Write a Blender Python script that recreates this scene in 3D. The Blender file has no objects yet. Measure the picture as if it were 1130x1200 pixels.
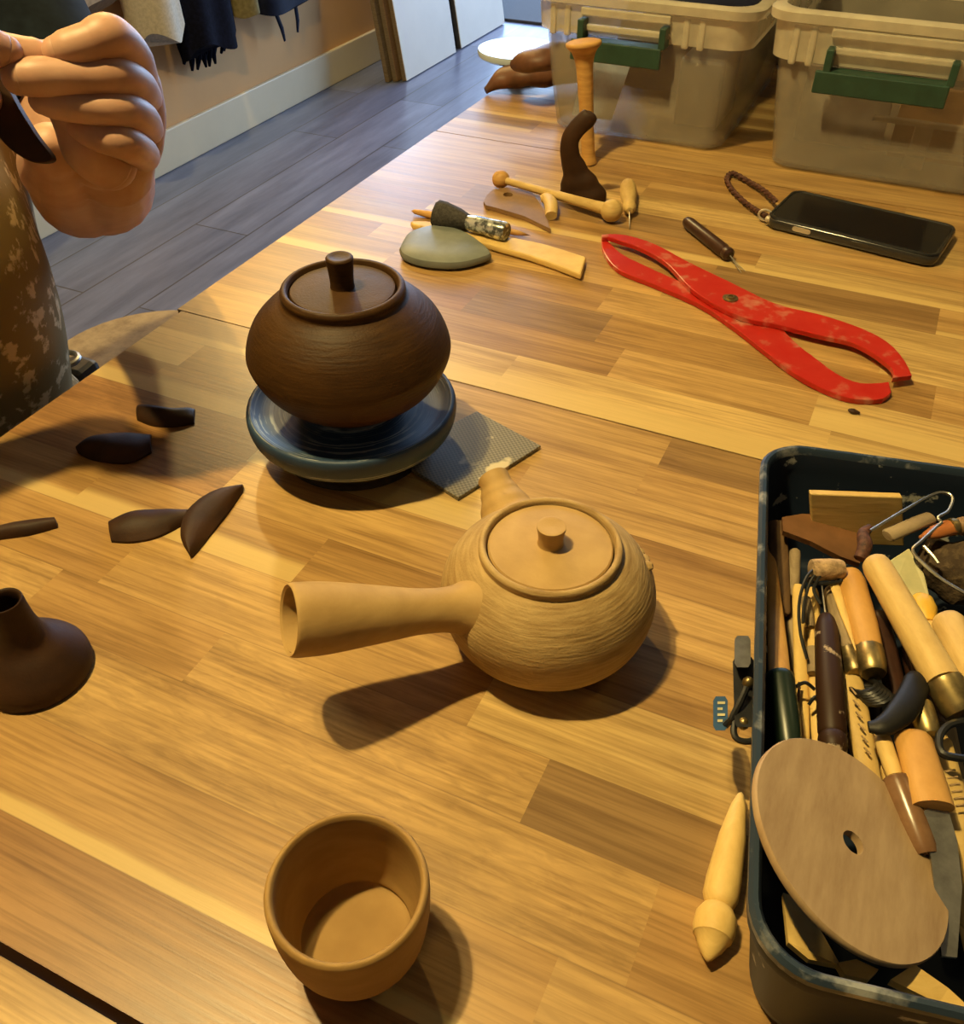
import bpy, bmesh, math, random
from mathutils import Vector, Matrix, noise
random.seed(7)
S = bpy.context.scene
COL = S.collection
PI = math.pi
V = Vector

# ------------------------------------------------------------------ camera
F, CX, CY, H = 1080.0, 565.0, 600.0, 0.37          # table top is z = 0, phone held 37 cm above it
pit, rol, yaw = math.radians(41.2), math.radians(-0.19), math.radians(25.1)
fw = V((0, math.cos(pit), -math.sin(pit))); up = V((0, math.sin(pit), math.cos(pit))); rt = V((1, 0, 0))
rt2 = math.cos(rol)*rt + math.sin(rol)*up; up2 = -math.sin(rol)*rt + math.cos(rol)*up
Rz = Matrix.Rotation(yaw, 3, 'Z')
rt2, up2, fw = Rz @ rt2, Rz @ up2, Rz @ fw
EYE = V((0, 0, H))
cd = bpy.data.cameras.new('camera'); cam = bpy.data.objects.new('camera', cd); COL.objects.link(cam)
cd.sensor_fit = 'HORIZONTAL'; cd.sensor_width = 36; cd.lens = F/1130*36; cd.clip_start = .01
cam.matrix_world = Matrix(((rt2.x, up2.x, -fw.x, 0), (rt2.y, up2.y, -fw.y, 0), (rt2.z, up2.z, -fw.z, H), (0, 0, 0, 1)))
S.camera = cam

def ray(x, y): return rt2*((x-CX)/F) - up2*((y-CY)/F) + fw
def T(x, y, z=0.0):                                  # measured point at height z above the table
    d = ray(x, y); return EYE + d*((z-H)/d.z)
def D(x, y, dist): return EYE + ray(x, y).normalized()*dist
def PLX(x, y, X):
    d = ray(x, y); return EYE + d*(X/d.x)
def PLY(x, y, Y):
    d = ray(x, y); return EYE + d*(Y/d.y)

# ------------------------------------------------------------------ materials
MATS = {}
def nodes(name):
    m = bpy.data.materials.new(name); m.use_nodes = True
    nt = m.node_tree; b = nt.nodes['Principled BSDF']; MATS[name] = m
    return m, nt, b
def N(nt, t, **kw):
    n = nt.nodes.new(t)
    for k, v in kw.items():
        if hasattr(n, k): setattr(n, k, v)
        else: n.inputs[k].default_value = v
    return n
def ramp(nt, fac, stops):
    r = nt.nodes.new('ShaderNodeValToRGB'); e = r.color_ramp.elements
    while len(e) < len(stops): e.new(.5)
    for i, (p, c) in enumerate(stops):
        e[i].position = p; e[i].color = (*c, 1)
    nt.links.new(fac, r.inputs[0]); return r.outputs[0]
def mathn(nt, op, a, b=None, c=None):
    n = nt.nodes.new('ShaderNodeMath'); n.operation = op
    for i, v in enumerate((a, b, c)):
        if v is None: continue
        if isinstance(v, (int, float)): n.inputs[i].default_value = v
        else: nt.links.new(v, n.inputs[i])
    return n.outputs[0]
def mixc(nt, fac, a, b, blend='MIX'):
    n = nt.nodes.new('ShaderNodeMix'); n.data_type = 'RGBA'; n.blend_type = blend
    for s, v in ((0, fac), (6, a), (7, b)):
        if isinstance(v, (int, float)): n.inputs[s].default_value = v
        elif isinstance(v, tuple): n.inputs[s].default_value = (*v, 1)
        else: nt.links.new(v, n.inputs[s])
    return n.outputs[2]
def bump(nt, b, h, strength=.3, dist=.001):
    n = nt.nodes.new('ShaderNodeBump'); n.inputs['Strength'].default_value = strength; n.inputs['Distance'].default_value = dist
    nt.links.new(h, n.inputs['Height']); nt.links.new(n.outputs[0], b.inputs['Normal'])
def plain(name, c, rough=.5, metal=0., spec=.5, var=.15, scale=60., bmp=0., c2=None, thr=None, coat=0.):
    """one colour with a mottled second tone; thr = (low, high) gives hard-edged splashes of c2"""
    m, nt, b = nodes(name)
    tc = N(nt, 'ShaderNodeTexCoord'); nz = N(nt, 'ShaderNodeTexNoise', Scale=scale, Detail=5., Roughness=.6)
    nt.links.new(tc.outputs['Object'], nz.inputs['Vector'])
    d = c2 or tuple(x*(1-var) for x in c); a = c if c2 else tuple(min(1, x*(1+var)) for x in c)
    lo, hi = thr or (.35, .65)
    nt.links.new(ramp(nt, nz.outputs[0], [(lo, a), (hi, d)]), b.inputs['Base Color'])
    b.inputs['Roughness'].default_value = rough; b.inputs['Metallic'].default_value = metal
    b.inputs['Specular IOR Level'].default_value = spec; b.inputs['Coat Weight'].default_value = coat
    if bmp: bump(nt, b, nz.outputs[0], bmp, .002)
    return m
def clay(name, c, c2, rough, ring=900., bmp=.35, spec=.4):
    """thrown clay: mottled, with fine horizontal tool rings as relief"""
    m, nt, b = nodes(name)
    tc = N(nt, 'ShaderNodeTexCoord')
    n1 = N(nt, 'ShaderNodeTexNoise', Scale=28., Detail=4.); nt.links.new(tc.outputs['Object'], n1.inputs['Vector'])
    mp = N(nt, 'ShaderNodeMapping'); mp.inputs['Scale'].default_value = (60, 60, ring); nt.links.new(tc.outputs['Object'], mp.inputs[0])
    n2 = N(nt, 'ShaderNodeTexNoise', Scale=1., Detail=3.); nt.links.new(mp.outputs[0], n2.inputs['Vector'])
    n3 = N(nt, 'ShaderNodeTexNoise', Scale=700., Detail=2.); nt.links.new(tc.outputs['Object'], n3.inputs['Vector'])
    s = mathn(nt, 'ADD', mathn(nt, 'MULTIPLY', n1.outputs[0], .5), mathn(nt, 'MULTIPLY', n2.outputs[0], .5))
    nt.links.new(ramp(nt, s, [(.36, c2), (.62, c)]), b.inputs['Base Color'])
    b.inputs['Roughness'].default_value = rough; b.inputs['Specular IOR Level'].default_value = spec
    bump(nt, b, mathn(nt, 'ADD', n2.outputs[0], mathn(nt, 'MULTIPLY', n3.outputs[0], .5)), bmp, .0006)
    return m
def woodm(name, c, c2, rough=.55, along=(1, 1, 8), scale=40., spec=.35):
    """small turned / cut wood: streaks along the piece (object axes scaled)"""
    m, nt, b = nodes(name)
    tc = N(nt, 'ShaderNodeTexCoord'); mp = N(nt, 'ShaderNodeMapping'); mp.inputs['Scale'].default_value = along
    nt.links.new(tc.outputs['Object'], mp.inputs[0])
    nz = N(nt, 'ShaderNodeTexNoise', Scale=scale, Detail=5., Roughness=.65); nt.links.new(mp.outputs[0], nz.inputs['Vector'])
    nt.links.new(ramp(nt, nz.outputs[0], [(.3, c2), (.65, c)]), b.inputs['Base Color'])
    b.inputs['Roughness'].default_value = rough; b.inputs['Specular IOR Level'].default_value = spec
    bump(nt, b, nz.outputs[0], .15, .001)
    return m

# butcher-block boards: every board carries its own tone, seed and sapwood width as attributes
def board_material():
    m, nt, b = nodes('acacia_boards')
    at = N(nt, 'ShaderNodeAttribute'); at.attribute_name = 'tone'
    ms = N(nt, 'ShaderNodeAttribute'); ms.attribute_name = 'misc'
    uv = N(nt, 'ShaderNodeUVMap'); uv.uv_map = 'UVMap'
    sx = N(nt, 'ShaderNodeSeparateXYZ'); nt.links.new(uv.outputs[0], sx.inputs[0])
    sm = N(nt, 'ShaderNodeSeparateColor'); nt.links.new(ms.outputs['Color'], sm.inputs[0])
    tc = N(nt, 'ShaderNodeTexCoord'); so = N(nt, 'ShaderNodeSeparateXYZ'); nt.links.new(tc.outputs['Object'], so.inputs[0])
    seed = mathn(nt, 'MULTIPLY', sm.outputs[0], 57.0)
    def coords(kx, ky):
        c = N(nt, 'ShaderNodeCombineXYZ')
        nt.links.new(mathn(nt, 'MULTIPLY', so.outputs[0], kx), c.inputs[0])
        nt.links.new(mathn(nt, 'MULTIPLY', so.outputs[1], ky), c.inputs[1])
        nt.links.new(seed, c.inputs[2]); return c.outputs[0]
    def nz(kx, ky, det=4., dist=0.):
        n = N(nt, 'ShaderNodeTexNoise', Scale=1., Detail=det, Roughness=.6, Distortion=dist); nt.links.new(coords(kx, ky), n.inputs['Vector']); return n.outputs[0]
    broad = nz(5, 70, 3., .6); fine = nz(14, 520, 3.); fig = nz(42, 190, 3., 1.2); wav = nz(9, 9, 2.)
    col = mixc(nt, mathn(nt, 'MULTIPLY', ramp(nt, broad, [(.40, (0, 0, 0)), (.68, (1, 1, 1))]), .62), at.outputs['Color'], (.42, .34, .26), 'MULTIPLY')
    col = mixc(nt, .37, col, ramp(nt, fine, [(.34, (.35, .28, .22)), (.56, (1.06, 1.06, 1.06))]), 'MULTIPLY')
    figm = mathn(nt, 'MULTIPLY', sm.outputs[2], .42)
    col = mixc(nt, figm, col, ramp(nt, fig, [(.34, (.4, .32, .25)), (.6, (1.1, 1.08, 1.0))]), 'MULTIPLY')
    # sapwood band on the near side of a board (v < width), wavering with the grain
    v = mathn(nt, 'ADD', sx.outputs[1], mathn(nt, 'MULTIPLY', mathn(nt, 'SUBTRACT', wav, .5), .22))
    sap = mathn(nt, 'SUBTRACT', 1., mathn(nt, 'DIVIDE', v, mathn(nt, 'MAXIMUM', sm.outputs[1], .001)))
    sap = mathn(nt, 'MULTIPLY', mathn(nt, 'MINIMUM', mathn(nt, 'MAXIMUM', mathn(nt, 'MULTIPLY', sap, 3.), 0.), 1.), mathn(nt, 'GREATER_THAN', sm.outputs[1], .01))
    col = mixc(nt, mathn(nt, 'MULTIPLY', sap, .75), col, (.62, .44, .17))
    # hair-thin dark glue lines
    e = mathn(nt, 'ABSOLUTE', mathn(nt, 'SUBTRACT', sx.outputs[1], .5))
    ln = mathn(nt, 'MULTIPLY', mathn(nt, 'GREATER_THAN', e, .492), .35)
    col = mixc(nt, ln, col, (.12, .06, .025))
    nt.links.new(col, b.inputs['Base Color'])
    b.inputs['Specular IOR Level'].default_value = .5
    r = mathn(nt, 'ADD', .30, mathn(nt, 'MULTIPLY', fine, .14)); nt.links.new(r, b.inputs['Roughness'])
    bump(nt, b, fine, .10, .0006)
    return m
BOARD = board_material()

def vinyl():
    m, nt, b = nodes('grey_vinyl_plank')
    tc = N(nt, 'ShaderNodeTexCoord'); mp = N(nt, 'ShaderNodeMapping'); mp.inputs['Rotation'].default_value = (0, 0, PI/2)
    nt.links.new(tc.outputs['Object'], mp.inputs[0])
    br = N(nt, 'ShaderNodeTexBrick'); br.offset = .37
    for k, v in (('Scale', 1.), ('Brick Width', 1.22), ('Row Height', .18), ('Mortar Size', .0025), ('Bias', 0.)): br.inputs[k].default_value = v
    br.inputs['Color1'].default_value = (.125, .145, .235, 1); br.inputs['Color2'].default_value = (.20, .225, .345, 1); br.inputs['Mortar'].default_value = (.09, .09, .10, 1)
    nt.links.new(mp.outputs[0], br.inputs['Vector'])
    m2 = N(nt, 'ShaderNodeMapping'); m2.inputs['Scale'].default_value = (14, 1.6, 1); nt.links.new(tc.outputs['Object'], m2.inputs[0])
    nz = N(nt, 'ShaderNodeTexNoise', Scale=1.5, Detail=7., Roughness=.65); nt.links.new(m2.outputs[0], nz.inputs['Vector'])
    col = mixc(nt, .8, br.outputs[0], ramp(nt, nz.outputs[0], [(.3, (.5, .5, .52)), (.7, (1.25, 1.22, 1.2))]), 'MULTIPLY')
    nt.links.new(col, b.inputs['Base Color']); b.inputs['Roughness'].default_value = .30
    return m
def poly(name, tint, alpha, rough=.25):
    m, nt, b = nodes(name)
    tc = N(nt, 'ShaderNodeTexCoord'); nz = N(nt, 'ShaderNodeTexNoise', Scale=26., Detail=4.); nt.links.new(tc.outputs['Object'], nz.inputs['Vector'])
    b.inputs['Base Color'].default_value = (*tint, 1); b.inputs['Roughness'].default_value = rough
    nt.links.new(ramp(nt, nz.outputs[0], [(.35, (alpha*.8,)*3), (.75, (min(1, alpha*1.25),)*3)]), b.inputs['Alpha'])
    return m

M_floor = vinyl()
M_wall = plain('tan_orange_paint', (.66, .38, .15), .75, var=.04, scale=3)
M_white = plain('off_white_trim_paint', (.74, .64, .44), .45, var=.03, scale=5)
M_ceil = plain('cream_paint', (.7, .66, .58), .8, var=.02, scale=3)
M_brown = clay('brown_wet_clay', (.062, .0265, .0050), (.034, .0135, .0026), .55, 700, .5, .25)
M_brown2 = clay('brown_leather_hard_clay', (.046, .018, .0055), (.025, .0095, .003), .6, 90, .3, .3)
M_brown3 = clay('reddish_brown_clay', (.17, .07, .035), (.08, .032, .016), .5, 40, .3, .4)
M_pale = clay('pale_buff_clay', (.50, .345, .150), (.30, .185, .068), .75, 800, .8, .25)
M_pale_s = clay('smooth_buff_clay', (.49, .315, .120), (.39, .24, .085), .65, 200, .18, .3)
M_cup = clay('cup_buff_clay', (.40, .245, .085), (.31, .18, .058), .68, 150, .15, .25)
M_wheel = plain('worn_blue_black_enamel', (.022, .036, .058), .35, .25, .5, scale=30, c2=(.10, .13, .16), thr=(.55, .75), bmp=.2)
def wheel_mat():
    m, nt, b = nodes('scratched_blue_enamel')
    tc = N(nt, 'ShaderNodeTexCoord'); sp = N(nt, 'ShaderNodeSeparateXYZ'); nt.links.new(tc.outputs['Object'], sp.inputs[0])
    r = mathn(nt, 'SQRT', mathn(nt, 'ADD', mathn(nt, 'MULTIPLY', sp.outputs[0], sp.outputs[0]), mathn(nt, 'MULTIPLY', sp.outputs[1], sp.outputs[1])))
    n0 = N(nt, 'ShaderNodeTexNoise', Scale=22., Detail=3.); nt.links.new(tc.outputs['Object'], n0.inputs['Vector'])
    c = N(nt, 'ShaderNodeCombineXYZ'); nt.links.new(mathn(nt, 'MULTIPLY', r, 700.), c.inputs[0]); nt.links.new(mathn(nt, 'MULTIPLY', sp.outputs[2], 500.), c.inputs[1]); nt.links.new(mathn(nt, 'MULTIPLY', n0.outputs[0], 3.), c.inputs[2])
    n1 = N(nt, 'ShaderNodeTexNoise', Scale=1., Detail=3.); nt.links.new(c.outputs[0], n1.inputs['Vector'])
    f = mathn(nt, 'MULTIPLY', ramp(nt, n1.outputs[0], [(.555, (0, 0, 0)), (.60, (1, 1, 1))]), ramp(nt, n0.outputs[0], [(.38, (0, 0, 0)), (.56, (1, 1, 1))]))
    nt.links.new(mixc(nt, f, mixc(nt, n0.outputs[0], (.014, .034, .080), (.035, .070, .135)), (.26, .29, .31)), b.inputs['Base Color'])
    b.inputs['Roughness'].default_value = .5; b.inputs['Specular IOR Level'].default_value = .35; bump(nt, b, n1.outputs[0], .15, .0004)
    return m
M_wheel = wheel_mat()
M_box = plain('chipped_navy_paint', (.010, .018, .036), .5, .0, .3, scale=55, c2=(.36, .36, .32), thr=(.62, .66))
M_boxin = plain('chipped_navy_inside', (.010, .020, .034), .5, 0, .4, scale=60, c2=(.34, .33, .28), thr=(.60, .65))
M_steel = plain('dull_steel', (.42, .40, .36), .34, .9, .5, var=.25, scale=80)
M_dsteel = plain('blackened_steel', (.035, .035, .036), .4, .6, .5, var=.3, scale=60)
M_brass = plain('tarnished_brass', (.40, .30, .13), .38, .85, .5, scale=90, c2=(.12, .09, .05), thr=(.45, .7))
M_red = None
def redplastic():
    m, nt, b = nodes('translucent_red_plastic')
    tc = N(nt, 'ShaderNodeTexCoord'); nz = N(nt, 'ShaderNodeTexNoise', Scale=60., Detail=4.); nt.links.new(tc.outputs['Object'], nz.inputs['Vector'])
    col = ramp(nt, nz.outputs[0], [(.30, (.62, .022, .012)), (.56, (.66, .035, .02)), (.70, (.70, .26, .17))])
    nt.links.new(col, b.inputs['Base Color']); b.inputs['Roughness'].default_value = .28
    b.inputs['Transmission Weight'].default_value = .35; b.inputs['IOR'].default_value = 1.45
    return m
M_red = redplastic()
M_screen = plain('phone_glass', (.006, .006, .007), .12, 0, .5, var=.05)
M_case = plain('smoky_clear_case', (.035, .032, .028), .18, 0, .6, var=.1)
M_silver = plain('phone_button', (.55, .47, .36), .35, .3, .5, var=.05)
M_cord = plain('dark_brown_cord', (.085, .03, .018), .7, var=.5, scale=500)
M_black = plain('black_rubber', (.009, .008, .007), .5, var=.2, spec=.25)
M_lwood = woodm('pale_boxwood', (.65, .455, .17), (.50, .32, .10))
M_mwood = woodm('honey_wood', (.60, .34, .10), (.44, .22, .06))
M_owood = woodm('orange_wood', (.58, .315, .085), (.46, .235, .055))
M_twood = woodm('tan_hardboard', (.27, .155, .068), (.19, .105, .044))
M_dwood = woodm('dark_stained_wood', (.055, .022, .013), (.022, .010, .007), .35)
M_gwood = woodm('clay_stained_wood', (.36, .27, .16), (.20, .14, .08), .7)
M_ywood = woodm('yellow_bamboo', (.76, .53, .19), (.62, .40, .12))
M_bat = woodm('worn_plywood_bat', (.40, .275, .15), (.29, .185, .095), .75, (5, 1, 1), 30)
M_green = plain('sage_green_slate', (.125, .140, .130), .5, scale=30, c2=(.20, .215, .19), thr=(.35, .7))
M_bristle = plain('dark_bristles', (.035, .030, .026), .8, var=.5, scale=400, bmp=.5)
M_foil = plain('speckled_silver_sleeve', (.12, .125, .12), .25, .6, .5, scale=130, c2=(.75, .75, .70), thr=(.44, .58))
M_tile = None
def tile():
    m, nt, b = nodes('textured_grey_tile')
    tc = N(nt, 'ShaderNodeTexCoord'); ck = N(nt, 'ShaderNodeTexChecker', Scale=620.)
    nt.links.new(tc.outputs['Object'], ck.inputs[0]); ck.inputs[1].default_value = (.22, .19, .12, 1); ck.inputs[2].default_value = (.115, .10, .065, 1)
    nz = N(nt, 'ShaderNodeTexNoise', Scale=55., Detail=3.); nt.links.new(tc.outputs['Object'], nz.inputs['Vector'])
    nt.links.new(mixc(nt, ramp(nt, nz.outputs[0], [(.62, (0, 0, 0)), (.68, (1, 1, 1))]), ck.outputs[0], (.58, .48, .28)), b.inputs['Base Color'])
    b.inputs['Roughness'].default_value = .5; bump(nt, b, ck.outputs[1], .4, .0005); return m
M_tile = tile()
M_bin = poly('frosted_clear_plastic', (.40, .355, .28), .42)
M_binrim = poly('frosted_clear_rim', (.66, .59, .44), .58)
M_gplast = plain('dark_green_plastic', (.022, .060, .040), .4, var=.15)
M_dgrey = plain('dark_grey_plastic', (.045, .043, .045), .5, var=.2)
M_plaster = plain('window_blue_white', (.50, .60, .72), .15, var=.03, spec=.9, coat=.6)  # the window's blue reflection is tinted into the white
M_panel = plain('white_panel_face', (.64, .575, .48), .5, var=.03, scale=6)
M_edge = woodm('panel_wood_edge', (.22, .155, .085), (.12, .08, .04), .7)
M_navy = plain('navy_wool', (.004, .0045, .012), .95, var=.4, scale=90, bmp=.4, spec=.12)
M_nylon = plain('dark_navy_nylon', (.006, .008, .022), .6, var=.3, scale=40, spec=.12)
M_taupe = plain('taupe_coat_cloth', (.30, .22, .14), .9, var=.15, scale=60, spec=.12)
M_cream = plain('cream_fleece', (.55, .47, .35), .9, var=.12, scale=120, bmp=.4, spec=.12)
M_olive = plain('olive_canvas', (.20, .16, .07), .85, var=.2, scale=80, spec=.12)
M_skin = None
def skin():
    m, nt, b = nodes('skin')
    tc = N(nt, 'ShaderNodeTexCoord'); nz = N(nt, 'ShaderNodeTexNoise', Scale=45., Detail=4.); nt.links.new(tc.outputs['Object'], nz.inputs['Vector'])
    nt.links.new(ramp(nt, nz.outputs[0], [(.3, (.45, .235, .15)), (.7, (.57, .335, .235))]), b.inputs['Base Color'])
    b.inputs['Roughness'].default_value = .48; b.inputs['Subsurface Weight'].default_value = .12
    b.inputs['Subsurface Radius'].default_value = (.01, .004, .002); b.inputs['Subsurface Scale'].default_value = .5
    n2 = N(nt, 'ShaderNodeTexNoise', Scale=420., Detail=3.); nt.links.new(tc.outputs['Object'], n2.inputs['Vector']); bump(nt, b, n2.outputs[0], .12, .0005)
    return m
M_skin = skin()
M_nail = plain('fingernail', (.64, .37, .27), .3, var=.03)
M_apron = plain('clay_smeared_olive_apron', (.27, .185, .070), .85, scale=52, c2=(.66, .50, .27), thr=(.55, .60), bmp=.2, spec=.12)
M_shirt = plain('dark_navy_shirt', (.005, .008, .012), .9, var=.3, scale=70, spec=.12)
M_jean = plain('grey_blue_denim', (.16, .17, .18), .9, var=.25, scale=120, spec=.12)
M_hair = plain('brown_hair', (.035, .02, .012), .6, var=.4, scale=120)
M_lacq = plain('pale_green_ceramic', (.44, .42, .24), .4, scale=40, c2=(.62, .55, .30), thr=(.4, .65))
M_yel = plain('yellow_rubber', (.72, .42, .04), .45, var=.06)
M_twine = plain('wound_twine', (.42, .28, .15), .9, var=.4, scale=260, bmp=.6)
M_leath = plain('brown_leather', (.22, .10, .04), .5, scale=40, c2=(.12, .055, .022), thr=(.35, .7))
M_label = plain('blue_tape', (.02, .07, .16), .5, var=.2)
M_ink = plain('faded_ink', (.33, .215, .10), .8, var=.1)

# ------------------------------------------------------------------ object helpers
ROOTS = {}
def obj(name, bm, mat, parent=None, smooth=True, bevel=0., sub=0, auto=40):
    """link one mesh; bm is in world space and is moved into the parent's frame"""
    me = bpy.data.meshes.new(name)
    bmesh.ops.recalc_face_normals(bm, faces=bm.faces)
    o = bpy.data.objects.new(name, me); COL.objects.link(o)
    if parent is not None:
        o.parent = parent; off = ROOTS[parent.name]
        bmesh.ops.translate(bm, verts=bm.verts, vec=-off); ROOTS[o.name] = off
    else:
        # origin at the base centre
        xs = [v.co for v in bm.verts]
        lo = V((min(c.x for c in xs), min(c.y for c in xs), min(c.z for c in xs))); hi = V((max(c.x for c in xs), max(c.y for c in xs), max(c.z for c in xs)))
        off = V(((lo.x+hi.x)/2, (lo.y+hi.y)/2, lo.z)); bmesh.ops.translate(bm, verts=bm.verts, vec=-off); o.location = off; ROOTS[o.name] = off
    for f in bm.faces: f.smooth = smooth
    bm.to_mesh(me); bm.free()
    if mat: me.materials.append(mat)
    if smooth and auto:
        me.set_sharp_from_angle(angle=math.radians(auto))
    if bevel:
        md = o.modifiers.new('bevel', 'BEVEL'); md.width = bevel; md.segments = 2; md.limit_method = 'ANGLE'
    if sub:
        md = o.modifiers.new('sub', 'SUBSURF'); md.levels = sub; md.render_levels = sub
    return o
def thing(name, label, cat, loc, group=None, kind=None):
    o = bpy.data.objects.new(name, None); COL.objects.link(o); o.location = loc; o.empty_display_size = .02
    o['label'] = label; o['category'] = cat
    if group: o['group'] = group
    if kind: o['kind'] = kind
    ROOTS[o.name] = V(loc); return o
def tag(o, label, cat, group=None):
    o['label'] = label; o['category'] = cat
    if group: o['group'] = group
    return o
def struct(name, bm, mat, parent=None, **kw):
    o = obj(name, bm, mat, parent, **kw)
    if parent is None: o['kind'] = 'structure'
    return o
def join(*bms):
    a = bms[0]
    for b in bms[1:]:
        me = bpy.data.meshes.new('t'); b.to_mesh(me); a.from_mesh(me); bpy.data.meshes.remove(me); b.free()
    return a

# ------------------------------------------------------------------ shape helpers (all return a bmesh in world space)
def boxb(x0, x1, y0, y1, z0, z1, M=None):
    bm = bmesh.new(); bmesh.ops.create_cube(bm, size=1)
    bmesh.ops.scale(bm, verts=bm.verts, vec=(x1-x0, y1-y0, z1-z0))
    bmesh.ops.translate(bm, verts=bm.verts, vec=((x0+x1)/2, (y0+y1)/2, (z0+z1)/2))
    if M is not None: bmesh.ops.transform(bm, verts=bm.verts, matrix=M)
    return bm
def frame(o, x, z):
    """matrix with origin o, local x along x, local z near z"""
    x = V(x).normalized(); y = V(z).cross(x).normalized(); z = x.cross(y)
    return Matrix(((x.x, y.x, z.x, o[0]), (x.y, y.y, z.y, o[1]), (x.z, y.z, z.z, o[2]), (0, 0, 0, 1)))
def lathe(prof, M=None, seg=72, closed=False):
    """profile of (r, z) spun round z"""
    bm = bmesh.new(); rings = []
    for r, z in prof:
        if r < 1e-5: rings.append([bm.verts.new((0, 0, z))])
        else: rings.append([bm.verts.new((r*math.cos(2*PI*k/seg), r*math.sin(2*PI*k/seg), z)) for k in range(seg)])
    n = len(rings)
    for i in range(n if closed else n-1):
        a, b = rings[i], rings[(i+1) % n]
        for k in range(seg):
            k2 = (k+1) % seg
            if len(a) == 1 and len(b) == 1: continue
            if len(a) == 1: bm.faces.new((a[0], b[k], b[k2]))
            elif len(b) == 1: bm.faces.new((a[k], a[k2], b[0]))
            else: bm.faces.new((a[k], a[k2], b[k2], b[k]))
    if M is not None: bmesh.ops.transform(bm, verts=bm.verts, matrix=M)
    return bm
def smoothprof(pts, n=6):
    """Catmull-Rom through profile points"""
    out = []
    P = [V((a, b, 0)) for a, b in pts]
    for i in range(len(P)-1):
        p0, p1, p2, p3 = P[max(i-1, 0)], P[i], P[i+1], P[min(i+2, len(P)-1)]
        for k in range(n):
            t = k/n
            q = .5*((2*p1)+(p2-p0)*t+(2*p0-5*p1+4*p2-p3)*t*t+(3*p1-p0-3*p2+p3)*t**3)
            out.append((max(q.x, 0), q.y))
    out.append(pts[-1]); return out
def spline(pts, n=8):
    out = []; P = [V(p) for p in pts]
    for i in range(len(P)-1):
        p0, p1, p2, p3 = P[max(i-1, 0)], P[i], P[i+1], P[min(i+2, len(P)-1)]
        for k in range(n):
            t = k/n
            out.append(.5*((2*p1)+(p2-p0)*t+(2*p0-5*p1+4*p2-p3)*t*t+(3*p1-p0-3*p2+p3)*t**3))
    out.append(P[-1]); return out
def lerp_list(vals, m):
    out = []; n = len(vals)-1
    for i in range(m):
        t = i/(m-1)*n; k = min(int(t), n-1); f = t-k; f = f*f*(3-2*f) if m > 3*n else f
        out.append(vals[k]*(1-f)+vals[k+1]*f)
    return out
def tube(pts, rad, seg=14, cap=True, flat=None, upv=None, ring=False, endround=False):
    """sweep along pts; rad number or list; flat = ratio of second axis (along upv when given)"""
    P = [V(p) for p in pts]; n = len(P)
    R_ = rad if isinstance(rad, (list, tuple)) else [rad]*n
    if len(R_) != n: R_ = lerp_list(list(R_), n)
    FL = flat if isinstance(flat, (list, tuple)) else [flat if flat is not None else 1.]*n
    if len(FL) != n: FL = lerp_list(list(FL), n)
    bm = bmesh.new(); rings = []; u = None
    for i in range(n):
        t = (P[(i+1) % n]-P[i-1]) if ring else (P[min(i+1, n-1)]-P[max(i-1, 0)])
        t.normalize()
        if upv is not None: u = V(upv)-t*V(upv).dot(t)
        elif u is None:
            a = V((0, 0, 1)) if abs(t.z) < .9 else V((1, 0, 0)); u = a-t*a.dot(t)
        else: u = u-t*u.dot(t)
        u.normalize(); w = t.cross(u)
        rings.append([bm.verts.new(P[i]+u*(R_[i]*FL[i]*math.cos(2*PI*k/seg))+w*(R_[i]*math.sin(2*PI*k/seg))) for k in range(seg)])
    for i in range(n if ring else n-1):
        a, b = rings[i], rings[(i+1) % n]
        for k in range(seg): bm.faces.new((a[k], a[(k+1) % seg], b[(k+1) % seg], b[k]))
    if cap and not ring:
        bm.faces.new(list(reversed(rings[0]))); bm.faces.new(rings[-1])
    return bm
def rod(a, b, prof, seg=16, flat=None, upv=None):
    """turned piece from a to b; prof = (t, r) along it"""
    a, b = V(a), V(b); pts = [a+(b-a)*t for t, _ in prof]
    # profile steps share the axis, so build rings on the straight axis
    ax = (b-a).normalized(); z = V(upv) if upv is not None else (V((0, 0, 1)) if abs(ax.z) < .9 else V((1, 0, 0)))
    u = (z-ax*z.dot(ax)).normalized(); w = ax.cross(u); fl = 1. if flat is None else flat
    bm = bmesh.new(); rings = []
    for p, (_, r) in zip(pts, prof):
        if r < 1e-5: rings.append([bm.verts.new(p)])
        else: rings.append([bm.verts.new(p+u*(r*fl*math.cos(2*PI*k/seg))+w*(r*math.sin(2*PI*k/seg))) for k in range(seg)])
    for i in range(len(rings)-1):
        A, B = rings[i], rings[i+1]
        for k in range(seg):
            k2 = (k+1) % seg
            if len(A) == 1 and len(B) == 1: continue
            if len(A) == 1: bm.faces.new((A[0], B[k], B[k2]))
            elif len(B) == 1: bm.faces.new((A[k], A[k2], B[0]))
            else: bm.faces.new((A[k], A[k2], B[k2], B[k]))
    if len(rings[0]) > 1: bm.faces.new(list(reversed(rings[0])))
    if len(rings[-1]) > 1: bm.faces.new(rings[-1])
    return bm
def prism(poly, z0, z1, round_=0., holes=()):
    """extrude a closed outline of world points (x, y) between two heights"""
    bm = bmesh.new()
    lo = [bm.verts.new((p[0], p[1], z0)) for p in poly]; f = bm.faces.new(lo)
    r = bmesh.ops.extrude_face_region(bm, geom=[f]); vs = [g for g in r['geom'] if isinstance(g, bmesh.types.BMVert)]
    bmesh.ops.translate(bm, verts=vs, vec=(0, 0, z1-z0))
    return bm
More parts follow.
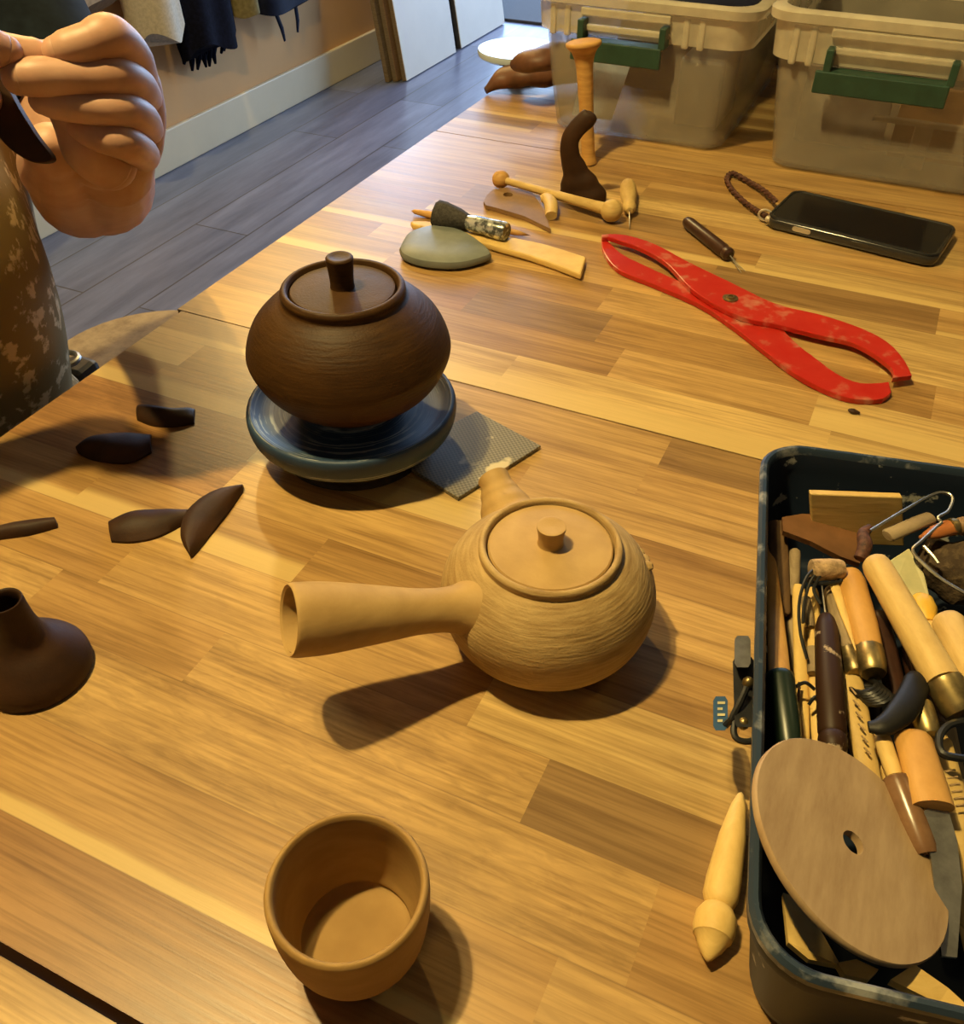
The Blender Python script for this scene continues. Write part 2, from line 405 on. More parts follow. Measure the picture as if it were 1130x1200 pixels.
def plate(poly3, th, nrm):
    """extrude a planar outline of 3-D points by th along nrm"""
    bm = bmesh.new(); f = bm.faces.new([bm.verts.new(p) for p in poly3])
    r = bmesh.ops.extrude_face_region(bm, geom=[f]); vs = [g for g in r['geom'] if isinstance(g, bmesh.types.BMVert)]
    bmesh.ops.translate(bm, verts=vs, vec=V(nrm).normalized()*th); return bm
def band(outer, inner, z0, z1, n=40):
    """flat band between two open outlines with the same direction"""
    def res(L):
        L = spline([(p[0], p[1], 0) for p in L], 8); d = [0]
        for i in range(1, len(L)): d.append(d[-1]+(L[i]-L[i-1]).length)
        out = []; j = 0
        for k in range(n+1):
            s = d[-1]*k/n
            while j < len(L)-2 and d[j+1] < s: j += 1
            out.append(L[j].lerp(L[j+1], (s-d[j])/max(d[j+1]-d[j], 1e-9)))
        return out
    A, B = res(outer), res(inner); bm = bmesh.new()
    g = [[bm.verts.new((a.x, a.y, z)) for a in L] for L, z in ((A, z0), (B, z0), (B, z1), (A, z1))]
    for k in range(n):
        for q in range(4):
            a, b = g[q], g[(q+1) % 4]; bm.faces.new((a[k], a[k+1], b[k+1], b[k]))
    bm.faces.new([g[q][0] for q in range(4)]); bm.faces.new([g[q][n] for q in range(3, -1, -1)])
    return bm
def ellipsoid(c, r, M=None, seg=20):
    bm = bmesh.new(); bmesh.ops.create_uvsphere(bm, u_segments=seg, v_segments=seg//2+2, radius=1)
    bmesh.ops.scale(bm, verts=bm.verts, vec=r if not isinstance(r, (int, float)) else (r, r, r))
    if M is not None: bmesh.ops.transform(bm, verts=bm.verts, matrix=M)
    bmesh.ops.translate(bm, verts=bm.verts, vec=c); return bm
def jitter(bm, amp, freq):
    for v in bm.verts:
        v.co += noise.noise_vector(v.co*freq)*amp
    return bm
def rrect(w, h, r, n=6):
    out = []
    for cx, cy, a0 in ((w/2-r, h/2-r, 0), (-w/2+r, h/2-r, PI/2), (-w/2+r, -h/2+r, PI), (w/2-r, -h/2+r, 1.5*PI)):
        for k in range(n+1):
            a = a0+PI/2*k/n; out.append((cx+r*math.cos(a), cy+r*math.sin(a)))
    return out
def loft(rings, capb=True, capt=True):
    bm = bmesh.new(); R_ = [[bm.verts.new(p) for p in r] for r in rings]; m = len(R_[0])
    for i in range(len(R_)-1):
        for k in range(m): bm.faces.new((R_[i][k], R_[i][(k+1) % m], R_[i+1][(k+1) % m], R_[i+1][k]))
    if capb: bm.faces.new(list(reversed(R_[0])))
    if capt: bm.faces.new(R_[-1])
    return bm
def apply_remesh(bm, voxel, smooth_it=6):
    """fuse overlapping closed shells into one continuous skin"""
    me = bpy.data.meshes.new('t'); bm.to_mesh(me); bm.free()
    o = bpy.data.objects.new('t', me); COL.objects.link(o)
    md = o.modifiers.new('r', 'REMESH'); md.mode = 'VOXEL'; md.voxel_size = voxel
    sm = o.modifiers.new('s', 'SMOOTH'); sm.iterations = smooth_it; sm.factor = .5
    dg = bpy.context.evaluated_depsgraph_get(); ev = o.evaluated_get(dg); m2 = bpy.data.meshes.new_from_object(ev)
    b2 = bmesh.new(); b2.from_mesh(m2)
    bpy.data.objects.remove(o); bpy.data.meshes.remove(me); bpy.data.meshes.remove(m2)
    return b2

# ================================================================== THE SETTING
FZ = -.75
WX = -2.16
FY = 5.5
WE = 4.37
CZ = 1.75
struct('floor', boxb(-5.4, 3.2, -2.6, FY+.1, FZ-.05, FZ), M_floor, smooth=False)
sy0, sy1, sz0, sz1 = 3.30, 4.26, .36, 1.50
struct('wall_left', join(boxb(WX-.1, WX, -2.6, sy0, FZ, CZ), boxb(WX-.1, WX, sy1, WE, FZ, CZ), boxb(WX-.1, WX, sy0, sy1, FZ, sz0), boxb(WX-.1, WX, sy0, sy1, sz1, CZ)), M_wall, smooth=False)
struct('added_window', join(boxb(WX-.07, WX-.02, sy0, sy1, sz0, sz0+.04), boxb(WX-.07, WX-.02, sy0, sy1, sz1-.04, sz1), boxb(WX-.07, WX-.02, sy0, sy0+.04, sz0, sz1), boxb(WX-.07, WX-.02, sy1-.04, sy1, sz0, sz1)), M_white, smooth=False)  # added window, unseen; there to give table and floor a blue sheen
struct('baseboard_left', boxb(WX, WX+.016, -2.6, WE, FZ, FZ+.122), M_white, smooth=False, bevel=.004)
# far wall: a long window band down to knee height lets the daylight in
wx0, wx1, wz0, wz1 = -4.8, 1.2, -.68, 1.6
struct('wall_far', join(boxb(-5.4, wx0, FY, FY+.12, FZ, CZ), boxb(wx1, 3.2, FY, FY+.12, FZ, CZ), boxb(wx0, wx1, FY, FY+.12, FZ, wz0), boxb(wx0, wx1, FY, FY+.12, wz1, CZ)), M_ceil, smooth=False)
w = struct('window_1', join(boxb(wx0, wx1, FY, FY+.1, wz0, wz0+.05), boxb(wx0, wx1, FY, FY+.1, wz1-.05, wz1), boxb(wx0, wx0+.05, FY, FY+.1, wz0, wz1), boxb(wx1-.05, wx1, FY, FY+.1, wz0, wz1), boxb(-2.8, -2.75, FY, FY+.1, wz0, wz1), boxb(-.8, -.75, FY, FY+.1, wz0, wz1)), M_white, smooth=False)
mg, nt, b = nodes('window_glass'); b.inputs['Base Color'].default_value = (.9, .95, 1, 1); b.inputs['Alpha'].default_value = .08; b.inputs['Roughness'].default_value = .02
struct('window_pane', boxb(wx0+.04, wx1-.04, FY+.045, FY+.055, wz0+.04, wz1-.04), mg, w, smooth=False)

# ================================================================== WORK TABLES
TONE = {'L': (.52, .325, .118), 'M': (.42, .245, .082), 'D': (.28, .15, .05), 'R': (.345, .18, .062), 'G': (.31, .185, .070), 'P': (.60, .41, .16)}
def work_table(label, rows, x0, x1, know, legs, seed):
    rnd = random.Random(seed)
    y0, y1 = rows[0], rows[-1]
    t = thing('work_table', label, 'table', ((x0+x1)/2, (y0+y1)/2, FZ), 'acacia butcher block work tables pushed together')
    bm = bmesh.new(); uvl = bm.loops.layers.uv.new('UVMap')
    ct = bm.loops.layers.float_color.new('tone'); cm = bm.loops.layers.float_color.new('misc')
    def board(a, b, ya, yb, tone, sap, figure):
        sd = rnd.random(); k = 1+rnd.uniform(-.06, .06)
        vs = [bm.verts.new(p) for p in ((a, ya, 0), (b, ya, 0), (b, yb, 0), (a, yb, 0), (a, ya, -.032), (b, ya, -.032), (b, yb, -.032), (a, yb, -.032))]
        for ids, uvs in (((0, 1, 2, 3), ((0, 0), (1, 0), (1, 1), (0, 1))), ((4, 7, 6, 5), None), ((0, 4, 5, 1), None), ((2, 6, 7, 3), None), ((0, 3, 7, 4), None), ((1, 5, 6, 2), None)):
            f = bm.faces.new([vs[i] for i in ids])
            for i, l in enumerate(f.loops):
                l[uvl].uv = uvs[i] if uvs else (.5, .5)
                l[ct] = (*[c*k for c in TONE[tone]], 1); l[cm] = (sd, sap if uvs else 0, figure, 1)
    for i in range(len(rows)-1):
        ya, yb = rows[i], rows[i+1]
        if i in know: segs = know[i]
        else:
            segs = []; x = x0+rnd.uniform(.08, .40)
            while True:
                segs.append((min(x, x1), rnd.choice('LLMMMLLPMG'), rnd.choice((0, 0, 0, .3, .5)), rnd.choice((0, .2, .6))))
                if x >= x1: break
                x += rnd.uniform(.22, .55)
        a = x0
        for (b_, tone, sap, fg) in segs:
            board(a, min(b_, x1), ya, yb, tone, sap, fg); a = min(b_, x1)
            if a >= x1: break
    # outer faces only: drop the hidden faces between neighbours
    me = obj('tabletop', bm, BOARD, t, smooth=False)
    for lx in (x0+.06, x1-.06):
        for ly in (y0+.05, y1-.05):
            obj('leg', boxb(lx-.025, lx+.025, ly-.025, ly+.025, FZ, -.033), M_dsteel, t, smooth=False, bevel=.004)
    obj('apron_rail', join(*[boxb(x0+.05, x1-.05, ly-.012, ly+.012, -.09, -.033) for ly in (y0+.05, y1-.05)]), M_dsteel, t, smooth=False)
    return t
XE = 1.25
r1 = [.0668, .110, .155, .2015, .2375, .283, .323, .364, .4015, .4375, .470, .5050]
k1 = {0: [(-.30, 'M', 0, .2), (.25, 'R', 0, .2), (XE, 'M', 0, .3)],
      1: [(-.04, 'M', .20, .2), (.3, 'L', 0, .3), (XE, 'M', 0, .3)],
      2: [(-.335, 'M', 0, .1), (-.0126, 'L', 0, .75), (.3, 'M', 0, .2), (XE, 'L', 0, .3)],
      3: [(-.375, 'L', 0, .6), (-.262, 'M', 0, .3), (-.0766, 'L', 0, .8), (.22, 'G', 0, .0), (XE, 'L', 0, .3)],
      4: [(-.35, 'M', 0, .2), (-.12, 'L', 0, .4), (.2, 'P', 0, .3), (XE, 'M', 0, .3)],
      5: [(-.415, 'M', .3, .2), (-.2515, 'M', .48, .1), (.0, 'M', 0, .2), (XE, 'L', 0, .3)],
      6: [(-.43, 'R', 0, .3), (-.3375, 'R', 0, 1.), (-.17, 'L', 0, .3), (.15, 'L', 0, .3), (XE, 'M', 0, .3)],
      7: [(-.34, 'R', 0, .7), (-.10, 'P', .6, .2), (.2, 'M', 0, .3), (XE, 'L', 0, .3)],
      8: [(-.4636, 'M', .5, .2), (-.37, 'M', .55, .7), (-.17, 'M', .0, .3), (.2, 'L', 0, .3), (XE, 'L', 0, .3)],
      9: [(-.455, 'P', .5, .2), (-.34, 'M', .0, .8), (-.1, 'L', 0, .2), (.25, 'L', 0, .3), (XE, 'M', 0, .3)],
      10: [(-.30, 'G', .25, .3), (-.0953, 'L', 0, .2), (.2, 'G', 0, .3), (XE, 'L', 0, .3)]}
r2 = [.5062, .5575, .600, .645, .690, .7215, .767, .806, .845, .885, .925, .9655]
k2 = {0: [(-.33, 'M', 0, .2), (-.23, 'P', .5, .2), (.0, 'P', .55, .2), (.3, 'P', .9, .2), (XE, 'L', 0, .2)],
      1: [(-.42, 'R', 0, .3), (-.16, 'M', 0, .2), (-.015, 'L', .0, .3), (.2, 'P', .55, .2), (XE, 'L', 0, .3)],
      2: [(-.30, 'R', 0, .3), (-.185, 'G', 0, .2), (.06, 'M', 0, .4), (XE, 'L', 0, .3)],
      3: [(-.40, 'M', .3, .3), (-.20, 'M', 0, .2), (.02, 'L', 0, .5), (XE, 'P', 0, .3)],
      4: [(-.44, 'R', 0, .5), (-.16, 'L', 0, .3), (.10, 'P', 0, .3), (XE, 'L', 0, .3)],
      5: [(-.36, 'M', .3, .5), (-.13, 'M', 0, .3), (.053, 'G', .0, .2), (XE, 'L', .2, .3)],
      6: [(-.42, 'R', 0, .4), (-.10, 'M', .35, .3), (.12, 'P', .3, .3), (XE, 'M', 0, .3)],
      7: [(-.40, 'M', 0, .4), (-.16, 'G', 0, .3), (.10, 'L', 0, .3), (XE, 'P', 0, .3)]}
r3 = [.9672+.0395*i for i in range(12)]
r0 = [-.40+.0412*i for i in range(12)]; r0[-1] = .0627
work_table('near wooden work table beyond the dark gap, holding cup and pale teapot', r1, -.5060, XE, k1, 0, 3)
work_table('middle wooden work table, under red calipers and black phone', r2, -.5110, XE, k2, 0, 5)
work_table('far wooden work table, under the two clear plastic bins', r3, -.5100, XE, {}, 0, 8)
work_table('wooden work table nearest the viewer, across the dark gap at bottom left', r0, -.5060, XE, {}, 0, 11)
# ================================================================== POTS
def upright(name, label, cat, x, y, z=0.): return thing(name, label, cat, (x, y, z))
def at_(x, y, z=0.): return Matrix.Translation((x, y, z))

# --- brown lidded pot on the banding wheel
wx, wy = -.2834, .4089
WS = 1.12
t = upright('banding_wheel', 'scuffed blue-black banding wheel under the brown lidded pot', 'turntable', wx, wy)
obj('foot', lathe(smoothprof([(.0, 0), (.044, 0), (.0475, .003), (.047, .010), (.040, .0150)], 3)+[(0, .0150)], at_(wx, wy)), M_dsteel, t)
obj('wheel_head', lathe([(r, z*WS) for r, z in [(0, .0132)]+smoothprof([(.045, .0132), (.056, .0140), (.0640, .0185), (.0668, .0260), (.0664, .0312), (.0642, .0326), (.0620, .0318), (.056, .0296), (.046, .0288), (.034, .0300), (.030, .0335), (.0, .0340)], 5)], at_(wx, wy), 96), M_wheel, t)
px_, py_ = -.2806, .4089
z0 = .0379
t = upright('lidded_pot', 'round dark brown clay pot with knobbed lid on the banding wheel', 'teapot', px_, py_, z0)
P = smoothprof([(.027, .0), (.040, .0062), (.0535, .0185), (.0612, .0335), (.0612, .0430), (.0555, .0560), (.0455, .0665), (.0378, .0715), (.0363, .0738), (.0366, .0768), (.0352, .0790), (.0330, .0790), (.0318, .0765)], 7)
obj('body', lathe([(0, 0)]+P+[(.0315, .068), (.045, .058), (.055, .038), (.038, .011), (0, .006)], at_(px_, py_, z0), 110), M_brown, t)
ld = obj('lid', lathe([(0, .0815)]+[(.0300, .0815), (.0310, .0820), (.0311, .0855), (.0303, .0866)]+smoothprof([(.0290, .0868), (.015, .0876), (0, .0880)], 4), at_(px_, py_, z0-.0095), 96), M_brown, t)
obj('knob', lathe([(0, .087)]+smoothprof([(.0074, .0870), (.0069, .0900), (.0072, .0965), (.0079, .1045), (.0078, .1058), (.0066, .1066), (.003, .1060), (0, .1058)], 4), at_(px_, py_, z0-.0095), 36), M_brown, ld)

# --- pale side-handled teapot
tx, ty = -.1085, .3100
t = upright('side_handled_teapot', 'pale buff clay teapot with hollow side handle and round lid', 'teapot', tx, ty)
P = smoothprof([(.031, 0), (.0430, .0050), (.0510, .0150), (.0545, .0285), (.0530, .0400), (.0470, .0505), (.0390, .0575), (.0352, .0592)], 7)
P += smoothprof([(.0350, .0600), (.0352, .0625), (.0340, .0640), (.0322, .0638), (.0314, .0620)], 3)
obj('body', lathe([(0, 0)]+P+[(.0312, .056), (.042, .047), (.048, .030), (.038, .008), (0, .004)], at_(tx, ty), 110), M_pale, t)
ld = obj('lid', lathe([(0, .0575), (.0290, .0575), (.0305, .0590), (.0306, .0615), (.0298, .0624)]+smoothprof([(.0290, .0624), (.016, .0637), (0, .0640)], 4), at_(tx, ty), 96), M_pale_s, t)
obj('knob', lathe([(0, .063)]+smoothprof([(.0068, .0632), (.0062, .0655), (.0064, .0700), (.0071, .0742), (.0066, .0750), (.003, .0748), (0, .0746)], 4), at_(tx, ty), 36), M_pale_s, ld)
hb, ht = T(560, 712, .040), T(338, 727, .066)
def hp(s): return hb.lerp(ht, s)
hpts = [hp(-.12), hp(0), hp(.10), hp(.2), hp(.35), hp(.55), hp(.8), hp(.94), hp(1.)]
hr = [.0235, .0185, .0128, .0108, .0112, .0136, .0163, .0168, .0162]
outer = list(zip([-.12, 0, .10, .2, .35, .55, .8, .94, .985, 1.], [.0245, .0185, .0128, .0108, .0111, .0135, .0163, .0168, .0166, .0158]))
o2 = [(a[0], a[1]) for a in smoothprof([(b, a) for a, b in outer], 5)]
o2 = [(z, r) for r, z in o2]
inner = [(.99, .0146), (.95, .0143), (.80, .0138), (.62, .011), (.5, .006), (.47, 0)]
obj('handle', rod(hb, ht, o2+inner, 48), M_pale_s, t)
st = T(578, 560, .052); sdir = (st-V((tx, ty, .052))).normalized(); sl_ = (st-V((tx, ty, .052))).length
spts = [V((tx, ty, z))+sdir*r for r, z in ((.036, .036), (.045, .0395), (.053, .0435), (.061, .0475), (sl_-.004, .0507), (sl_, .052))]
bm = join(tube(spline(spts, 5), [.0225, .0190, .0142, .0108, .0086, .0088], 28, cap=False), tube(spline([spts[-1], spts[-2], spts[-3]], 4), [.0066, .0062, .0055], 28, cap=False))
obj('spout', bm, M_pale_s, t)
bm = bmesh.new(); 
for k, (a, b_) in enumerate(((742, 640), (747, 648), (752, 655), (745, 655), (757, 662), (750, 664))):
    q = T(a, b_, .047); e = ellipsoid(q, (.0042, .0036, .0016+.0003*(k % 3)), None, 10); bm = join(bm, e)
obj('clay_scar', jitter(bm, .001, 300), M_pale, t)

# --- cup
cx_, cy_ = -.1128, .1250
t_prof = [(0, .0)]+smoothprof([(.0165, 0), (.0185, .0012), (.0220, .0075), (.0268, .0180), (.0292, .0330), (.0298, .0475), (.0291, .0508), (.0276, .0512), (.0266, .0495)], 6)+smoothprof([(.0264, .047), (.0258, .033), (.0240, .020), (.0215, .0125), (.0200, .0100), (0, .0095)], 5)
c = obj('tea_cup', lathe(t_prof, at_(cx_, cy_), 96), M_cup)
tag(c, 'small empty pale buff clay cup at the front of the table', 'cup')

# --- brown funnel shaped spout
fx, fy = T(45, 786, 0).xy
c = obj('clay_spout', lathe(smoothprof([(.0262, 0), (.0272, .002), (.0262, .0095), (.0195, .0190), (.0130, .0260), (.0102, .034), (.0090, .044), (.0086, .0515), (.0076, .0520), (.0068, .0510)], 5)+smoothprof([(.0066, .045), (.0080, .030), (.0160, .018), (.0240, .002)], 4), at_(fx, fy), 72, closed=True), M_brown2)
tag(c, 'dark brown funnel shaped clay spout standing at left edge', 'clay spout')

# --- textured tile
a, b_, c_ = T(634, 522, .003), T(537, 583, .003), T(488, 553, .003)
ex = (a-b_); ey = V((-ex.y, ex.x, 0)).normalized()
if (c_-b_).dot(ey) < 0: ey = -ey
d_ = b_+(c_-b_).normalized()*.062; a2 = a+(c_-b_).normalized()*.058
c = obj('textured_tile', prism([b_.xy, a.xy, a2.xy, d_.xy], .0, .003), M_tile, smooth=False, bevel=.0004)
tag(c, 'square grey textured tile tucked under edge of banding wheel', 'tile')

# ================================================================== BROWN CLAY OFFCUTS
def sliver(label, up_px, lo_px, th, arch=0., tilt=0.):
    """thin curved clay offcut between two pixel outlines, domed by arch"""
    n = 22
    A = [T(*p, 0) for p in up_px]; B = [T(*p, 0) for p in lo_px]
    A = spline(A, 8); B = spline(B, 8)
    A = [A[int(i*(len(A)-1)/n)] for i in range(n+1)]; B = [B[int(i*(len(B)-1)/n)] for i in range(n+1)]
    m = 8; bm = bmesh.new(); top = []; bot = []
    for i in range(n+1):
        rt_, rb = [], []
        for j in range(m+1):
            s = j/m; p = A[i].lerp(B[i], s); u = i/n
            h = arch*(4*s*(1-s))*(.35+.65*math.sin(PI*u)) + tilt*(1-s)*math.sin(PI*u)**.6
            e = .35+.65*min(1, 3*min(s, 1-s)+.2)
            rb.append(bm.verts.new((p.x, p.y, h))); rt_.append(bm.verts.new((p.x, p.y, h+th*e+noise.noise(p*90)*.0004)))
        top.append(rt_); bot.append(rb)
    for i in range(n):
        for j in range(m):
            bm.faces.new((top[i][j], top[i+1][j], top[i+1][j+1], top[i][j+1])); bm.faces.new((bot[i][j], bot[i][j+1], bot[i+1][j+1], bot[i+1][j]))
        bm.faces.new((top[i][0], bot[i][0], bot[i+1][0], top[i+1][0])); bm.faces.new((top[i][m], top[i+1][m], bot[i+1][m], bot[i][m]))
    for i in (0, n):
        for j in range(m):
            q = (top[i][j], top[i][j+1], bot[i][j+1], bot[i][j]); bm.faces.new(q if i == 0 else tuple(reversed(q)))
    o = obj('clay_offcut', bm, M_brown2); tag(o, label, 'clay piece', 'curved brown clay offcuts')
sliver('short curled brown clay strip, farthest of the offcuts from the viewer', [(161, 480), (178, 486), (205, 489), (229, 482)], [(161, 493), (180, 500), (205, 501), (228, 497)], .0035, .001, .007)
sliver('leaf shaped brown clay offcut lying left of the short curled strip', [(91, 530), (108, 516), (140, 509), (178, 511)], [(91, 531), (110, 540), (150, 544), (178, 531)], .003, .006)
sliver('long brown clay offcut whose right tip touches the upright half moon piece', [(129, 613), (150, 604), (175, 600), (224, 600)], [(131, 636), (155, 637), (185, 631), (217, 615)], .0035, .006)
sliver('pointed half moon clay offcut tilted up beside the long offcut', [(224, 655), (214, 636), (222, 608), (252, 583), (286, 572)], [(226, 654), (238, 640), (252, 622), (268, 602), (285, 577)], .0035, .002, .005)
sliver('narrow brown clay strip cut off by the left side of the picture', [(-40, 634), (-5, 623), (35, 614), (66, 611)], [(-40, 642), (-5, 634), (35, 628), (68, 619)], .0045, .002)
c = obj('wood_knot', jitter(ellipsoid(T(1001, 482, .001), (.0042, .0026, .0016), None, 12), .0008, 300), M_brown2); tag(c, 'tiny dark knot in the table near end of red calipers', 'knot')  # small lump put in place of a dark knot in the wood

# ================================================================== RED CALIPERS
def crop(pts, ox=690, oy=180, s=2.568): return [(ox+x/s, oy+y/s) for x, y in pts]
def W(pts, z): return [T(x, y, z) for x, y in pts]
t = upright('calipers', 'translucent red plastic calipers lying open on the table', 'calipers', *T(856, 350, 0).xy)
Au = crop([(38, 248), (70, 246), (120, 251), (200, 277), (300, 330), (420, 388), (560, 455), (700, 490), (820, 530), (900, 573), (948, 625), (972, 672)])
Al = crop([(40, 256), (62, 256), (90, 265), (160, 290), (235, 335), (320, 420), (450, 492), (580, 522), (700, 552), (790, 572), (855, 605), (912, 650), (914, 680)])
Bl = crop([(38, 258), (46, 300), (90, 352), (200, 398), (330, 455), (430, 520), (520, 590), (620, 665), (720, 718), (800, 742), (880, 742), (910, 722)])
Bu = crop([(42, 252), (60, 268), (100, 305), (180, 345), (270, 385), (360, 420), (470, 455), (560, 510), (620, 570), (690, 625), (750, 668), (810, 692), (868, 694), (903, 690)])
a1 = obj('lower_arm', band(W(Bl, .0035), W(Bu, .0035), .0004, .0046, 60), M_red, t, smooth=False, bevel=.0006)
a2 = obj('upper_arm', band(W(Au, .0075), W(Al, .0075), .0048, .0090, 60), M_red, t, smooth=False, bevel=.0006)
pv = T(856, 350, .009)
obj('pivot_rivet', lathe([(0, -.009), (.0028, -.009), (.0028, .0000), (.0062, .0), (.0062, .0009), (.0035, .0010), (.0033, .0022), (.0018, .0024), (.0016, .0012), (0, .0012)], Matrix.Translation(pv), 28), M_brass, t)

# ================================================================== PHONE
q = [T(924, 224, .011), T(1120, 265, .011), T(1101, 303, .011), T(905.5, 252, .011)]
pc = (q[0]+q[1]+q[2]+q[3])/4; pdir = ((q[1]-q[0])+(q[2]-q[3])).normalized()
PM = frame((pc.x, pc.y, 0), pdir, (0, 0, 1))
t = thing('smartphone', 'black smartphone in clear case with braided wrist cord', 'phone', (pc.x, pc.y, 0))
L_, W_ = .155, .0775
def slab(l, w, r, z0, z1, M, ch=.0012):
    prof = [(z0, ch), (z0+ch, 0), (z1-ch, 0), (z1, ch)]
    return loft([[M @ V((x, y, z)) for x, y in rrect(l-2*i, w-2*i, max(r-i, .001), 7)] for z, i in prof])
obj('case', slab(L_, W_, .012, .0005, .0112, PM, .0022), M_case, t, auto=60)
obj('screen', slab(L_-.008, W_-.008, .010, .0100, .01145, PM, .0003), M_screen, t)
rim = loft([[PM @ V((x, y, z)) for x, y in rrect(L_-2*i, W_-2*i, .012-i, 7)] for z, i in ((.0108, .0006), (.0120, .0012), (.0120, .0030), (.0108, .0036))], False, False)
obj('case_lip', rim, M_dsteel, t)
obj('side_button', loft([[PM @ V((-.0415+x*.5, -W_/2-e, .0068+y*.35)) for x, y in rrect(.034, .0125, .005, 5)] for e in (-.001, .0008)]), M_silver, t)
obj('volume_button', loft([[PM @ V((.012+x*.5, -W_/2-e, .0068+y*.30)) for x, y in rrect(.036, .010, .004, 5)] for e in (-.001, .0006)]), M_case, t)
cl = [T(x, y, z) for x, y, z in ((909, 236, .009), (896, 224, .006), (876, 212, .004), (858, 203, .004), (852, 211, .0035), (861, 226, .0035), (878, 241, .004), (891, 249, .006), (898, 253, .008))]
cp = spline(cl, 16)
tw = []
bm = bmesh.new()
for ph in (0, PI):
    pts = []
    for i, p in enumerate(cp):
        tg = (cp[min(i+1, len(cp)-1)]-cp[max(i-1, 0)]).normalized(); u = tg.cross(V((0, 0, 1))).normalized(); w = u.cross(tg)
        pts.append(p+u*(.0013*math.cos(i*.75+ph))+w*(.0013*math.sin(i*.75+ph)))
    bm = join(bm, tube(pts, .0016, 7))
obj('wrist_cord', bm, M_cord, t)
obj('cord_clasp', join(tube([T(897, 252, .008)+V((.006*math.cos(a), 0, .005*math.sin(a))) for a in [2*PI*k/16 for k in range(16)]], .0012, 8, ring=True), ellipsoid(T(901, 257, .007), .0035, None, 12)), M_silver, t)

# ================================================================== SMALL TOOLS ON THE TABLE
def turned(name, parts, label, cat, group=None):
    """parts: list of (part name, bmesh, material); the first gives the base point"""
    b0 = parts[0][1]; c = V((0, 0, 0))
    for v in b0.verts: c += v.co
    c /= len(b0.verts); zmin = min(v.co.z for p in parts for v in p[1].verts)
    t = thing(name, label, cat, (c.x, c.y, zmin), group)
    for n, bm, m in parts: obj(n, bm, m, t)
    return t
def ends(pa, pb, za, zb=None): return T(*pa, za), T(*pb, za if zb is None else zb)
SM = lambda L, n=4: [(z, r) for r, z in smoothprof([(r, t) for t, r in L], n)]

a, b_ = ends((803, 258), (856, 300), .0058)
turned('needle_tool', [('handle', rod(a, b_, [(0, 0), (.01, .003), (.05, .005), (.12, .0058), (.5, .0060), (.85, .0062), (.9, .0052), (.92, .0060), (.97, .0058), (1, .0035), (1, 0)], 18), M_dwood),
    ('needle', join(tube([b_, T(866, 311, .003), T(874, 318, .0012)], [.0005, .0004, .0002], 6), tube([b_, T(863, 311, .003), T(869, 320, .0012)], [.0004, .0004, .0002], 6)), M_steel)],
    'dark wooden needle tool lying between red calipers and phone', 'needle tool')
a, b_ = ends((736, 215), (738, 247), .0075)
turned('needle_tool', [('handle', rod(a, b_, [(0, 0), (.01, .004), (.06, .007), (.2, .0082), (.5, .0080), (.75, .0058), (.85, .0066), (.92, .0062), (1, .003), (1, 0)], 18), M_lwood),
    ('needle', tube([b_, T(738, 257, .005), T(738, 269, .001)], [.0008, .0006, .0002], 6), M_steel)], 'pale wooden handled needle tool beside ball ended stick', 'needle tool')
# ball ended stick
a, b_ = ends((587, 210), (717, 247), .0100, .0105)
turned('ball_tool', [('rod', rod(a, b_, [(0, .0036), (.3, .0038), (.6, .0044), (.85, .0052), (1, .006)], 14), M_lwood), ('ball', ellipsoid(a, .0088, None, 20), M_mwood), ('ball', ellipsoid(b_, .0105, None, 20), M_lwood)],
    'wooden stick with round ball at each end, before the brown horn', 'modelling tool')
# flared wooden pin, standing
b0 = T(690, 192, 0); tp = T(684, 47, .119)
ax = tp-b0
pin = [(0, 0), (0, .0085), (.01, .0088), (.06, .0078), (.15, .0070), (.35, .0072), (.6, .0078), (.78, .0086), (.86, .0100), (.92, .0132), (.955, .0172), (.972, .0180), (.99, .0170), (1, .0125), (1, 0)]
c = obj('flared_pin', rod(b0, tp, [pin[0]]+SM(pin[1:-1], 3)+[pin[-1]], 32), M_mwood); tag(c, 'tall turned wooden pin with flared top before left plastic bin', 'wooden pin')
# brown S-shaped clay horn
hx = T(682, 233, 0)
rr = V((rt2.x, rt2.y, 0)).normalized()
hz = [(0, 0, .0245), (.004, -.0005, .0255), (.016, -.004, .0195), (.030, -.009, .0125), (.044, -.0145, .0098), (.058, -.0150, .0088), (.068, -.0095, .0086), (.076, -.0015, .0088), (.080, .0025, .0078), (.0825, .004, .004)]
c = obj('clay_horn', tube(spline([hx+rr*dx+V((0, 0, z)) for z, dx, r in hz], 5), [r for _, _, r in hz], 28, flat=.55, upv=(0, 1, 0)), M_brown2)
tag(c, 'dark brown curved clay horn standing on its wide foot', 'clay piece')
